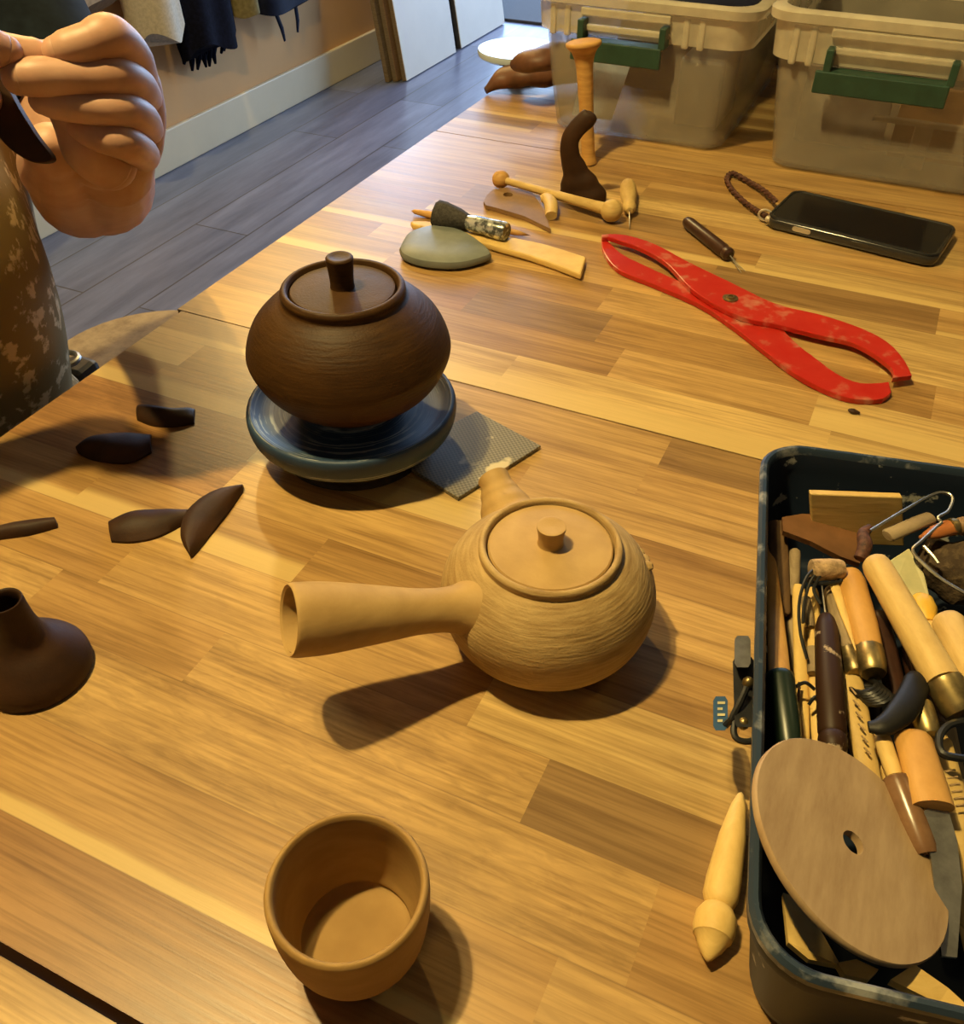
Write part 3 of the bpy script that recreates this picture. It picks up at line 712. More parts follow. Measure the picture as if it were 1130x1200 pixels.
# rib with hole
cr = lambda L, ox, oy, s: [(ox+x/s, oy+y/s) for x, y in L]
out = W(cr([(78, 1005), (95, 970), (130, 940), (200, 928), (270, 935), (340, 955), (385, 1020), (415, 1080), (438, 1152), (300, 1085), (150, 1040), (90, 1025)], 550, 20, 4.614), .003)
hole = [T(550+(210+27*math.cos(a))/4.614, 20+(968+12*math.sin(a))/4.614, .003) for a in [2*PI*k/18 for k in range(18)]]
def plate_with_hole(outer, hole, z0, z1):
    bm = bmesh.new()
    eo = [bm.verts.new((p.x, p.y, z1)) for p in outer]; eh = [bm.verts.new((p.x, p.y, z1)) for p in hole]
    ed = [bm.edges.new((L[i], L[(i+1) % len(L)])) for L in (eo, eh) for i in range(len(L))]
    bmesh.ops.triangle_fill(bm, use_beauty=True, use_dissolve=False, edges=ed)
    r = bmesh.ops.extrude_face_region(bm, geom=list(bm.faces)); vs = [g for g in r['geom'] if isinstance(g, bmesh.types.BMVert)]
    bmesh.ops.translate(bm, verts=vs, vec=(0, 0, z0-z1)); return bm
c = obj('pottery_rib', plate_with_hole(out, hole, .0003, .0045), M_twood, smooth=False); tag(c, 'flat tan wooden rib with a finger hole behind the brush', 'rib')
bp = spline([T(634, 233, .006), T(641, 232, .0075), T(646, 240, .0075), T(646, 253, .005)], 6)
c = obj('cream_end_piece', tube(bp, [.004, .0062, .0066, .0058], 14, flat=.8), M_lwood); c.name = 'wood_stub'; tag(c, 'small pale curved wooden stub at the tip of the tan rib', 'wood piece')
# green kidney
out = cr([(38, 355), (60, 310), (95, 268), (180, 236), (290, 226), (400, 265), (490, 325), (545, 380), (520, 402), (400, 436), (280, 441), (150, 426), (60, 392)], 460, 220, 4.708)
oc = spline([T(x, y, .004) for x, y in out+[out[0]]], 5)[:-1]; cen = sum(oc, V())/len(oc)
c = obj('kidney_rib', loft([[cen.lerp(p, s)*V((1, 1, 0)) if False else V((cen.x+(p.x-cen.x)*s, cen.y+(p.y-cen.y)*s, z)) for p in oc] for s, z in ((.90, .0003), (.99, .003), (1., .006), (.97, .0085), (.85, .0105), (.5, .0115), (.1, .0117))]), M_green)
tag(c, 'grey-green oval kidney rib lying behind the brown pot', 'rib')
# flat wooden paddle knife
bm = band(W([(481, 262), (500, 262), (540, 268), (590, 279), (635, 288), (687, 304)], .004), W([(483, 266), (500, 270), (540, 280), (585, 293), (630, 306), (681, 325)], .004), .0008, .0068, 40)
c = obj('wooden_paddle', bm, M_ywood, smooth=False, bevel=.0018); tag(c, 'long flat pale wooden paddle sticking out from under green rib', 'paddle')
a, b_ = ends((482, 247), (622, 276), .0035)
c = obj('pointed_stick', rod(a, b_, [(0, 0), (.03, .0022), (.15, .0036), (.6, .0038), (.9, .0026), (1, 0)], 12), M_mwood); tag(c, 'thin pointed wooden stick lying under the short brush', 'stick')
a, b_ = ends((514, 252), (594, 272), .0145)
turned('short_brush', [('sleeve', rod(a.lerp(b_, .40), b_, [(0, .0060), (.2, .0078), (.5, .0080), (.95, .0086), (1, .0078), (1, 0)], 18), M_foil),
    ('bristle_head', jitter(rod(a, a.lerp(b_, .48), [(0, 0), (0, .0135), (.25, .0132), (.6, .0098), (1, .0062)], 22), .0012, 220), M_bristle)], 'short dark bristled brush in speckled silver sleeve', 'brush')

# ================================================================== FAR LEFT CORNER: clay slabs and white disc
g1 = spline([T(570, 105, .006), T(590, 93, .016), T(618, 87, .022), T(655, 81, .024), T(700, 77, .022)], 6)
c = obj('clay_slab', jitter(tube(g1, [.006, .016, .022, .025, .022], 20, flat=.72, upv=(0, 0, 1)), .0035, 40), M_brown3); tag(c, 'thick reddish-brown clay slab at far corner, lower one with pointed tip', 'clay piece', 'reddish-brown clay slabs at the far corner')
g2 = spline([T(606, 74, .050), T(626, 71, .056), T(655, 65, .058), T(700, 62, .056)], 6)
c = obj('clay_slab', jitter(tube(g2, [.011, .019, .021, .020], 20, flat=.7, upv=(0, 0, 1)), .0035, 45), M_brown3); tag(c, 'reddish-brown clay lump on top, touching the white disc', 'clay piece', 'reddish-brown clay slabs at the far corner')
dc = T(607, 56, .038)
c = obj('white_disc', lathe([(0, 0), (.046, 0), (.0510, .003), (.0520, .008), (.0510, .0105), (0, .0108)], Matrix.Translation(dc-V((0, 0, .0108))), 60), M_plaster); tag(c, 'round glossy white disc at far left table corner', 'disc')
c = obj('disc_stand', lathe([(0, 0), (.030, 0), (.030, .004), (.009, .008), (.008, .020), (.020, .0268), (0, .0270)], at_(dc.x, dc.y), 40), M_dsteel); tag(c, 'dark stand under the white disc, mostly behind clay', 'stand')
# ================================================================== CLEAR PLASTIC BINS
def bin_(label, x0, x1, yf, depth, h, hx0, hx1, rimh, seed):
    """tapered tub: floor plan at the base, wider at the rim; yf = front face at the base"""
    w = x1-x0; cx = (x0+x1)/2; cy = yf+depth/2
    t = thing('storage_bin', label, 'storage bin', (cx, cy, 0.001))
    def ring(z, grow, r=.022): return [V((cx+x, cy+y, z)) for x, y in rrect(w+2*grow, depth+2*grow, r, 6)]
    g = .012
    zr = h-rimh
    outer = [(0.001, -.004), (.004, 0), (zr*.5, g*.55), (zr, g)]
    inner = [(zr, g-.0022), (zr*.5, g*.55-.0022), (.0065, -.0025), (.0045, -.006)]
    obj('tub', loft([ring(z, q) for z, q in outer+inner], True, True), M_bin, t)
    # wide stepped rim
    zz = [(zr-.001, g+.0005), (zr+.001, g+.006), (h-.012, g+.008), (h-.010, g+.013), (h-.002, g+.0135), (h, g+.011), (h, g+.002), (h-.004, g), (zr, g-.002)]
    obj('rim', loft([ring(z, q, .026) for z, q in zz], False, False), M_binrim, t)
    # paired ribs either side of the handle
    for rx in (hx0-.036, hx0-.020, hx1+.020, hx1+.036):
        obj('rim_rib', boxb(rx-.0035, rx+.0035, yf-g-.009, yf-g-.002, zr-.002, h-.013), M_binrim, t, smooth=False, bevel=.002)
    # slotted ledge that the handle clips over
    obj('ledge', join(boxb(hx0-.004, hx1+.004, yf-g-.013, yf-g-.006, h-.020, h-.012), boxb(hx0-.004, hx1+.004, yf-g-.0125, yf-g-.006, h-.034, h-.028)), M_binrim, t, smooth=False, bevel=.0015)
    zf = zr-.004
    hb_ = bmesh.new()
    f = obj('handle', join(boxb(hx0-.010, hx1, yf-g-.022, yf-g-.017, zf-.017, zf+.003), boxb(hx0-.004, hx1, yf-g-.020, yf-g-.002, zf+.000, zf+.003)), M_gplast, t, smooth=False, bevel=.0012)
    for q in (hx0, hx1):
        obj('handle_bracket', join(boxb(q-.004, q+.003, yf-g-.021, yf-g-.003, zf+.002, zf+.022)), M_gplast, t, smooth=False, bevel=.001)
    return t
bl = bin_('clear plastic bin with green handle behind the wooden pin', -.392, -.196, 1.030, .30, .147, -.352, -.268+.004, .040, 1)
br = bin_('clear plastic bin at top right, behind the phone', -.139, .175, 1.015, .30, .155, -.098, .012, .046, 2)
# what shows through the walls
c = obj('dark_package', boxb(-.262, -.212, 1.075, 1.16, .0075, .080), plain('dark_blue_grey_wrapper', (.035, .035, .045), .4, scale=60, c2=(.45, .43, .38), thr=(.70, .73)), smooth=False, bevel=.004); tag(c, 'dark package with pale flecks inside the left plastic bin', 'package')
c = obj('folded_dark_cloth', jitter(loft([[V((-.285+x, 1.23+y, z)) for x, y in rrect(w_, d_, .02, 5)] for z, w_, d_ in ((.0145, .15, .13), (.04, .165, .14), (.08, .160, .14), (.112, .15, .13), (.120, .11, .10))]), .006, 25), M_nylon); tag(c, 'dark navy folded cloth at the back of the left bin', 'cloth')
c = obj('paper_sheet', plate([V((-.378, 1.06, .0080)), V((-.330, 1.062, .0080)), V((-.322, 1.09, .062)), V((-.376, 1.088, .066))], .0008, (0, -1, .3)), M_plaster, smooth=False); tag(c, 'pale blue-white sheet leaning inside left bin behind wooden pin', 'paper')
tp = T(1062, 152, .02)
c = obj('white_clip', join(boxb(-.050, .052, 1.052, 1.060, .0480, .0535), boxb(-.052, .050, 1.052, 1.060, .0200, .0255), boxb(-.008, .010, 1.0535, 1.0585, .0250, .0485), boxb(-.010, .010, 1.05, 1.062, .0066, .0202)), M_binrim, smooth=False, bevel=.0015); tag(c, 'pale plastic I shaped clip standing inside the right bin', 'clip')
c = obj('tan_board', boxb(-.028, .150, 1.080, 1.088, .0066, .078), M_twood, smooth=False, bevel=.001); tag(c, 'tan board standing inside the right plastic bin', 'board')
c = obj('grey_folder', boxb(-.128, -.036, 1.090, 1.096, .0066, .084), plain('grey_card', (.22, .19, .16), .8), smooth=False, bevel=.001); tag(c, 'grey card sheet standing at left inside right plastic bin', 'card')

t = thing('glare_block', 'dark navy block added behind the clear plastic bins to stop window glare', 'glare_block', (-.03, 1.42, .001))  # added block for the dark stuff behind the bins; stops window glare
obj('body', loft([[V((-.03+x, 1.42+y, z)) for x, y in rrect(w_, .07, .012, 4)] for z, w_ in ((.001, .70), (.004, .71), (.26, .74))], True, True), plain('dark_navy_plastic', (.020, .018, .026), .6, var=.15), t)
obj('rim', loft([[V((-.03+x, 1.42+y, z)) for x, y in rrect(w_, d_, .014, 4)] for z, w_, d_ in ((.245, .745, .074), (.247, .765, .092), (.272, .765, .092), (.272, .742, .07))], False, False), M_dgrey, t)
# ================================================================== TOOLBOX
ang = math.radians(-78.77); lv = V((math.cos(ang), math.sin(ang), 0)); uv_ = V((-lv.y, lv.x, 0))
RIM = .075
bo = V((-.0318, .4195, 0))                              # far left rim corner
TL, TW = .2795, .165
TM = Matrix(((uv_.x, -lv.x, 0, bo.x), (uv_.y, -lv.y, 0, bo.y), (0, 0, 1, 0), (0, 0, 0, 1)))   # local x across, local -y towards the viewer
def TB(u, v, z): return TM @ V((u, -v, z))
t = thing('toolbox', 'open chipped navy metal toolbox filled with pottery tools', 'toolbox', tuple(TB(TW/2, TL/2, 0)))
def tring(z, ins, r): return [TM @ V((TW/2+x, -TL/2+y, z)) for x, y in rrect(TW-2*ins, TL-2*ins, r, 8)]
shell = loft([tring(0, .018, .016), tring(.003, .0135, .018), tring(.010, .0115, .020), tring(RIM-.010, .003, .022), tring(RIM-.0095, .0006, .023), tring(RIM-.002, 0, .023), tring(RIM, .0012, .022), tring(RIM, .0032, .020), tring(RIM-.003, .0044, .019), tring(RIM-.011, .0048, .019), tring(RIM-.016, .0060, .019), tring(.010, .0135, .018), tring(.006, .017, .016)])
obj('box_shell', shell, M_box, t, auto=50)
def lpoly(px, z0, z1):
    return loft([[T(x, y, z) for x, y in px] for z in (z0, z1)])
def lq(x0, y0, x1, y1, sk=0): return [(x0+3, y0), (x1-3, y0), (x1, y0+5), (x1+sk, y1-5), (x1-3+sk, y1), (x0+3+sk, y1), (x0+sk, y1-5), (x0, y0+5)]
rb_ = plain('worn_blue_rim', (.035, .055, .085), .35, .4, .5, scale=45, c2=(.38, .39, .38), thr=(.52, .66))
obj('rolled_rim', loft([tring(RIM-.003, -.0004, .0232), tring(RIM, -.0006, .0234), tring(RIM+.0014, .0008, .0225), tring(RIM+.0014, .0024, .021), tring(RIM, .0036, .020), tring(RIM-.003, .0042, .0195)], False, False), rb_, t)
lt = obj('latch', lpoly(lq(859, 770, 884, 852, 2), .040, .052), M_dsteel, t)
obj('latch_plate', lpoly(lq(861, 745, 880, 782), .050, .060), M_steel, lt)
obj('latch_tab', lpoly(lq(836, 816, 853, 856), .034, .044), M_label, lt)
for k in range(4): obj('printed_mark', lpoly(lq(841, 821+k*7, 850-(k%2)*3, 825+k*7) if False else [(841, 822+k*7), (850-(k % 2)*3, 822+k*7), (850-(k % 2)*3, 825+k*7), (841, 825+k*7)], .0438, .0443), M_lacq, lt)
obj('latch_wire', tube([T(875, 806, .057), T(868, 822, .055), T(858, 842, .050), T(850, 850, .043)], .0015, 8), M_dsteel, lt)
obj('latch_wire', tube(spline([T(863, 840, .050), T(860, 856, .048), T(864, 866, .047), T(876, 869, .047), T(888, 866, .047)], 5), .0014, 8), M_dsteel, lt)
obj('latch_rivet', ellipsoid(T(877, 800, .054), (.0026, .0026, .003), None, 10), M_brass, lt)
obj('latch_rivet', ellipsoid(T(871, 848, .050), (.0026, .0026, .003), None, 10), M_brass, lt)

GR = 'tools heaped in the toolbox'
def tool(name, label, cat, *parts): return turned(name, list(parts), label, cat, GR)
def stick(pa, pb, za, zb, prof, flat=None, seg=16, nsm=0):
    a, b = T(*pa, za), T(*pb, zb); prof = [(t_, r*.80) for t_, r in prof]
    return rod(a, b, SM(prof, nsm) if nsm else prof, seg, flat, (0, 0, 1) if flat else None)
HND = [(0, 0), (0, .7), (.03, .92), (.10, 1.), (.6, 1.), (.9, .92), (1, .8), (1, 0)]
def hnd(r, P=HND): return [(t_, q*r) for t_, q in P]
FLT = [(0, 0), (0, .8), (.03, 1), (.5, 1), (.97, .95), (1, .7), (1, 0)]

# standing wood rectangle against the far wall
a, b_, c_, d_ = T(950, 579, .070), T(1058, 583, .070), T(1060, 640, .040), T(953, 636, .040)
nn = (b_-a).cross(d_-a).normalized()
if nn.dot(EYE-a) > 0: nn = -nn
ro = obj('wood_rib', plate([a, b_, c_, d_], .0045, nn), M_lwood, smooth=False, bevel=.0006); tag(ro, 'rectangular pale wood rib upright against the far wall of toolbox', 'rib', GR)
# brown scraper
out = [(917, 606), (940, 602), (975, 604), (1003, 622), (1012, 640), (1008, 660), (985, 652), (950, 634), (918, 622)]
ro = obj('leather_scraper', plate([T(x, y, .058-.00012*(x-917)) for x, y in out], .003, (0, 0, -1)), M_leath, smooth=False); tag(ro, 'brown kidney shaped scraper in front of the rectangular wood rib', 'scraper', GR)
tool('flat_stick', 'dark brown flat stick against far left inside of toolbox', 'stick', ('handle', stick((911, 612), (916, 720), .050, .040, [(t_, r*.0062) for t_, r in FLT], .45), woodm('dark_brown_stick', (.16, .09, .04), (.09, .05, .025), .6, (6, 1, 6))))
tool('green_handled_knife', 'long wooden knife with dark green end along the left side of toolbox', 'knife',
    ('blade', stick((903, 640), (914, 792), .046, .052, [(0, 0), (0, .0025), (.3, .0038), (.8, .0056), (1, .0060), (1, 0)], .4), M_mwood),
    ('grip', stick((913, 788), (925, 880), .052, .046, hnd(.0078)), plain('dark_green_paint', (.012, .024, .016), .35)))
tool('stained_stick', 'thin clay stained stick behind the wound twine roll', 'stick', ('stick', stick((932, 645), (930, 700), .046, .040, hnd(.0036)), M_gwood))
tool('modelling_stick', 'thin pale modelling stick nearest the green ended knife', 'stick', ('stick', stick((936, 686), (942, 885), .044, .038, hnd(.0040), .6), M_ywood), ('dark_tip', stick((937, 800), (934, 850), .0465, .0445, [(0, 0), (0, .0008), (1, .0008), (1, 0)]), M_dwood))
tool('modelling_stick', 'thin pale modelling stick left of the dark needle tool', 'stick', ('stick', stick((952, 690), (960, 875), .045, .040, hnd(.0042), .6), M_ywood), ('stained_band', stick((955, 760), (956, 790), .0465, .0455, [(0, 0), (0, .0046), (1, .0046), (1, 0)], .62), M_gwood))
tool('looped_wire_tool', 'thin wooden stick with bent wire loops beside twine roll', 'wire tool', ('stick', stick((944, 700), (950, 735), .050, .046, hnd(.003)), M_gwood),
    ('wire', join(*[tube(spline([T(x, y, z) for x, y, z in L], 6), .0008, 6) for L in (
        ((960, 664, .062), (946, 676, .061), (937, 705, .058), (938, 740, .054), (946, 772, .050)), ((961, 668, .061), (950, 682, .060), (943, 706, .057), (941, 730, .054)), ((963, 672, .061), (954, 690, .058), (962, 708, .056)), ((932, 805, .049), (944, 800, .052), (955, 808, .050)), ((948, 826, .048), (954, 818, .050), (960, 816, .049)))]), M_dsteel))
tw_ = tool('twine_roll', 'short roll of wound twine lying across the dark needle tool', 'twine', ('roll', stick((950, 668), (988, 667), .060, .060, hnd(.0066)), M_twine), ('wire_tie', tube([T(966+20*math.cos(q), 680+4*math.sin(q), .058) for q in [2*PI*k/14 for k in range(14)]], .0009, 6, ring=True), M_dsteel))
tool('needle_tool', 'dark brown needle tool with white worn bands, upright in the toolbox heap', 'needle tool',
    ('handle', stick((968, 722), (977, 884), .054, .054, [(0, 0), (0, .0034), (.03, .0048), (.12, .0066), (.5, .0072), (.86, .0072), (.88, .0062), (.90, .0072), (.97, .0068), (1, .005), (1, 0)], None, 20), plain('worn_dark_brown_handle', (.030, .012, .005), .5, spec=.25, scale=90, c2=(.36, .27, .18), thr=(.645, .69))),
    ('needle', stick((963, 683), (968, 724), .0575, .054, [(0, 0), (.05, .0005), (1, .0007)], None, 8), M_steel))
tool('ribbon_tool', 'grey stained stick with brass end right of dark needle tool', 'ribbon tool', ('handle', stick((977, 690), (996, 765), .049, .050, hnd(.0062)), M_gwood), ('ferrule', stick((995, 762), (1004, 790), .050, .050, hnd(.0066)), M_brass))
ro = obj('bamboo_wedge', stick((978, 685), (1003, 762), .056, .0575, [(0, 0), (0, .0030), (.5, .0022), (1, .0004), (1, 0)], .5), M_ywood); tag(ro, 'slim yellow bamboo wedge pointing down between the grey and orange handles', 'wedge', GR)
tool('loop_tool', 'orange wooden handled loop tool with brass ferrule and dark coil', 'loop tool',
    ('handle', stick((994, 672), (1018, 762), .053, .055, [(0, 0), (0, .0050), (.04, .0074), (.15, .0088), (.7, .0088), (1, .0078), (1, 0)], None, 20), M_owood),
    ('ferrule', stick((1017, 758), (1024, 790), .055, .054, hnd(.0080)), M_brass),
    ('coil', tube([T(1022+17*math.cos(k*.55)+k*.30-12, 812+9*math.sin(k*.55)+k*.25-10, .050+.004*math.sin(k*.55+1)) for k in range(70)], .0012, 6), M_dsteel))
tool('ferrule_brush', 'long thick pale wooden handle with brass ferrule, largest in the toolbox', 'brush',
    ('handle', stick((1024, 657), (1106, 800), .064, .062, [(0, 0), (0, .0058), (.02, .0074), (.07, .0084), (.6, .0090), (1, .0094), (1, 0)], None, 22), M_lwood),
    ('ferrule', stick((1105, 797), (1128, 836), .062, .058, [(0, 0), (0, .0096), (.15, .0100), (.3, .0094), (.8, .0098), (1, .0085), (1, 0)], None, 22), M_brass))
ro = obj('ceramic_shard', plate([T(x, y, z) for x, y, z in ((1040, 658, .056), (1066, 641, .060), (1084, 672, .057), (1092, 706, .052), (1068, 712, .052), (1050, 680, .055))], .006, (0, 0, -1)), M_lacq, smooth=False, bevel=.001); tag(ro, 'pale green folded ceramic scrap right of the thickest handle', 'shard', GR)
tool('yellow_tipped_tool', 'tool with rounded bright yellow tip behind the thickest handle', 'shaper', ('tip', stick((1078, 700), (1086, 732), .055, .055, [(0, 0), (.02, .0045), (.15, .0068), (.5, .0078), (.85, .006), (1, .005), (1, 0)], None, 20), M_yel), ('handle', stick((1086, 730), (1118, 795), .055, .050, hnd(.0052)), M_lwood))
tool('wooden_gouge', 'rounded pale wooden handle cut off by right edge of picture', 'handle', ('grip', stick((1108, 722), (1165, 850), .060, .056, [(0, 0), (0, .0045), (.02, .0072), (.07, .0090), (.6, .0094), (1, .0085), (1, 0)], None, 22), M_lwood))
ro = obj('black_hook', tube(spline([T(1018, 852, .061), T(1038, 850, .062), T(1060, 830, .062), T(1075, 800, .060), T(1072, 790, .058)], 6), [.0026, .0046, .0058, .0056, .003], 14, flat=.6), M_black); tag(ro, 'curved black rubber hook lying over the loop tool coil', 'hook', GR)
tool('inscribed_stick', 'flat pale stick with faded marks right of the dark needle tool', 'stick', ('stick', stick((994, 775), (1022, 925), .048, .044, [(t_, r*.0062) for t_, r in FLT], .45), M_lwood),
    ('faded_marks', join(*[stick((999+i*3.2-2, 806+i*14), (1005+i*3.2-1, 808+i*14+6), .0513-.0003*i, .0513-.0003*i, [(0, 0), (0, .0006), (1, .0006), (1, 0)], .5, 6) for i in range(6)]), M_ink))
tool('brown_grip_knife', 'pale stick tool with glossy dark brown grip touching the wooden disc', 'knife', ('shaft', stick((1033, 862), (1051, 915), .056, .055, hnd(.0042)), M_ywood), ('grip', stick((1049, 910), (1085, 1003), .055, .050, hnd(.0072)), plain('glossy_brown_grip', (.10, .045, .02), .25, scale=40, c2=(.22, .12, .06))))
tool('palette_knife', 'orange wooden handled palette knife with broad steel blade', 'palette knife', ('handle', stick((1068, 858), (1094, 946), .058, .058, [(0, 0), (0, .0045), (.03, .0078), (.1, .0094), (.8, .0098), (1, .0098), (1, 0)], .6, 20), M_owood),
    ('blade', plate([T(x, y, z) for x, y, z in ((1083, 950, .057), (1108, 936, .057), (1122, 985, .054), (1128, 1040, .051), (1122, 1122, .046), (1104, 1120, .046), (1092, 1010, .053))], .0012, (0, 0, -1)), M_steel))
tool('wooden_ruler', 'broad pale flat wooden ruler along the right side of the toolbox', 'ruler', ('strip', stick((1090, 862), (1150, 1090), .051, .038, [(t_, r*.0105) for t_, r in FLT], .3), M_lwood), ('faded_marks', join(*[stick((1108+i*2.6, 904+i*8), (1120+i*2.6, 902+i*8), .0540-.0004*i, .0540-.0004*i, [(0, 0), (0, .0005), (1, .0005), (1, 0)], .5, 6) for i in range(6)]), M_ink))
ro = obj('brass_ferrule', stick((1078, 824), (1090, 862), .058, .056, hnd(.0062)), M_brass); tag(ro, 'loose short brass ferrule above the palette knife handle', 'ferrule', GR)
ro = obj('wire_ring', tube(spline([T(x, y, .060) for x, y in ((1132, 845), (1112, 850), (1101, 864), (1104, 882), (1122, 888), (1150, 890))], 6), .0016, 8), M_dsteel); tag(ro, 'dark wire ring loop at right edge over the wooden ruler', 'wire loop', GR)
ro = obj('paper_packet', plate([T(x, y, z) for x, y, z in ((918, 1046, .050), (936, 1052, .048), (962, 1090, .046), (986, 1132, .045), (948, 1124, .047), (924, 1104, .050))], .003, (0, 0, -1)), M_ywood, smooth=False); tag(ro, 'yellow wooden scrap between disc and left front corner of toolbox', 'wood piece', GR)
ro = obj('paper_packet', plate([T(x, y, z) for x, y, z in ((982, 1128, .050), (1004, 1124, .051), (1030, 1136, .050), (1018, 1148, .049), (990, 1142, .049))], .004, (0, 0, -1)), M_lwood, smooth=False); ro.name = 'wood_offcut'; tag(ro, 'small pale wooden offcut under the lower edge of the disc', 'wood piece', GR)
ro = obj('wood_offcut', plate([T(x, y, z) for x, y, z in ((1044, 1148, .052), (1072, 1130, .056), (1112, 1158, .052), (1136, 1180, .050), (1100, 1176, .050))], .004, (0, 0, -1)), M_ywood, smooth=False); tag(ro, 'yellow pointed wooden offcut at front wall right of the disc', 'wood piece', GR)
tool('wire_cutter', 'bent wire loop with pale wooden toggle in the far right of the toolbox', 'wire tool', ('toggle', stick((1040, 628), (1092, 606), .066, .066, [(t_, r*.0050) for t_, r in FLT], .6), M_gwood),
    ('wire', join(*[tube(spline([T(x, y, z) for x, y, z in L], 6), .0008, 6) for L in (((1020, 622, .068), (1060, 598, .070), (1098, 578, .071), (1116, 582, .071), (1112, 598, .070), (1100, 606, .069), (1104, 612, .068)), ((1104, 612, .068), (1080, 634, .066), (1070, 645, .064), (1082, 660, .063), (1106, 680, .062), (1140, 700, .062)), ((1083, 640, .064), (1094, 652, .063), (1100, 660, .062)))]), M_steel))
ro = obj('leather_strap', tube(spline([T(1008, 655, .062), T(1014, 640, .065), T(1012, 626, .066), T(1020, 618, .067)], 5), [.003, .0036, .003, .002], 10), M_cord); tag(ro, 'small dark knotted cord end on the brown scraper', 'cord', GR)
tool('carving_knife', 'reddish-orange handled carving tool lying across the far right of the toolbox', 'carving tool', ('handle', stick((1078, 630), (1114, 618), .065, .065, [(0, 0), (0, .001), (.5, .0050), (1, .0058), (1, 0)], .7), plain('red_orange_wood', (.36, .12, .03), .4)), ('ferrule', stick((1113, 618), (1122, 617), .065, .065, hnd(.0056)), M_brass), ('grip', stick((1121, 617), (1190, 612), .065, .065, hnd(.0058)), M_twood))
ro = obj('dark_sponge', jitter(ellipsoid(T(1122, 668, .048), (.020, .018, .014), None, 22), .004, 90), plain('dark_brown_sponge', (.05, .03, .015), .9, scale=200, bmp=.8, c2=(.12, .08, .04), thr=(.5, .7))); tag(ro, 'dark brown rough sponge at the far right of toolbox', 'sponge', GR)
# lower layers of the heap, seen in the gaps
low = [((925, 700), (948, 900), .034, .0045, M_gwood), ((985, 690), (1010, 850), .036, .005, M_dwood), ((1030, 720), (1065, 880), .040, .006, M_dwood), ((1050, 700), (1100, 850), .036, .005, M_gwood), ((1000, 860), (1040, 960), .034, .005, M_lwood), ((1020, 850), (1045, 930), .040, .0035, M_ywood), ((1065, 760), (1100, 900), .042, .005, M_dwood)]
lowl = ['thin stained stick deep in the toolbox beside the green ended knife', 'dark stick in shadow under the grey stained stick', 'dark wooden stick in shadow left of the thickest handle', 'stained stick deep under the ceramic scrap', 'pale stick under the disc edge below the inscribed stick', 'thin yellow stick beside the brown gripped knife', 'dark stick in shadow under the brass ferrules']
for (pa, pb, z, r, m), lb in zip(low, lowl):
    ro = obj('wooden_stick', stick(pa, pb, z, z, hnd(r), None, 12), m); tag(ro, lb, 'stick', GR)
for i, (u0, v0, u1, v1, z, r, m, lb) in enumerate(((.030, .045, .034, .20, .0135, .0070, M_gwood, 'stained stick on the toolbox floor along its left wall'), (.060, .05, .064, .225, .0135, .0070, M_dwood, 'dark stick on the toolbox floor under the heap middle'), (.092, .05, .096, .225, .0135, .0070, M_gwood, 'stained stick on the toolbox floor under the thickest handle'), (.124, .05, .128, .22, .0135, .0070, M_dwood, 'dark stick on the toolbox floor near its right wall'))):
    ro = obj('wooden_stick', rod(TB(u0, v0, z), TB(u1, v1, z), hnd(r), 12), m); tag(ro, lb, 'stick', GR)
# plywood bat leaning on the rim
dcen = V((.0470, .2080, .0655)); dn = V((.4195, .152, .8949)).normalized()
DM = frame(dcen, V((0, 1, 0)).cross(dn), dn)
ro = obj('plywood_bat', lathe([(.0044, -.0022), (.0408, -.0022), (.0413, -.0016), (.0413, .0004), (.0408, .0010), (.0044, .0010)], DM, 90, closed=True), M_bat); tag(ro, 'round plywood bat with central hole leaning on toolbox rim', 'bat', None)

# boxwood tool beside the toolbox
a, b_ = T(869, 928, .006), T(829, 1128, .006)
bw = [(0, 0), (.02, .0014), (.10, .0034), (.30, .0058), (.55, .0072), (.65, .0072), (.695, .0058), (.705, .0052), (.715, .0062), (.76, .0082), (.83, .0084), (.87, .0076), (.875, .0068), (.93, .0048), (.98, .0018), (1, 0)]
ro = obj('boxwood_tool', rod(a, b_, bw, 22), M_ywood); tag(ro, 'turned yellow wooden tool lying against left side of the toolbox', 'modelling tool')
# ================================================================== BACKGROUND ALONG THE LEFT WALL
def leaning_panel(label, y0, y1, xb, x_off, length, th, face, group=None, core=None):
    """panel standing on the floor, leaning its top on the wall"""
    xt = WX+.012+x_off
    dx = xt-xb; dz = math.sqrt(max(length**2-dx*dx, .01))
    d = V((dx, 0, dz)).normalized(); n = V((d.z, 0, -d.x))          # n points into the room
    if n.x < 0: n = -n
    z00 = FZ+th*abs(n.z)+.001
    b0, b1 = V((xb, y0, z00)), V((xb, y1, z00))
    t = thing('leaning_panel', label, 'panel', (xb, (y0+y1)/2, FZ), group)
    obj('core', plate([b0-n*th, b1-n*th, b1+d*length-n*th, b0+d*length-n*th], th*.86, n), core or M_edge, t, smooth=False)
    obj('face', plate([b0-n*th*.14, b1-n*th*.14, b1+d*length-n*th*.14, b0+d*length-n*th*.14], th*.14, n), face, t, smooth=False)
    return t
G = 'panels leaning on the wall'
leaning_panel('white faced panel leaning on wall, front one of the left stack', 3.374, 3.815, -1.902, .085, 1.05, .020, M_panel, G)
leaning_panel('brown edged panel right behind the front white panel', 3.352, 3.80, -1.932, .058, 1.05, .020, M_twood, G)
leaning_panel('brown edged panel closest to wall in the left stack', 3.335, 3.80, -1.960, .031, 1.02, .018, M_edge, G)
leaning_panel('white panel with shade-dark core leaning on wall behind the left stack', 3.875, 4.335, -1.905, .075, 1.05, .026, M_panel, G, M_dgrey)  # core coloured dark grey for the shaded gap between the white panels
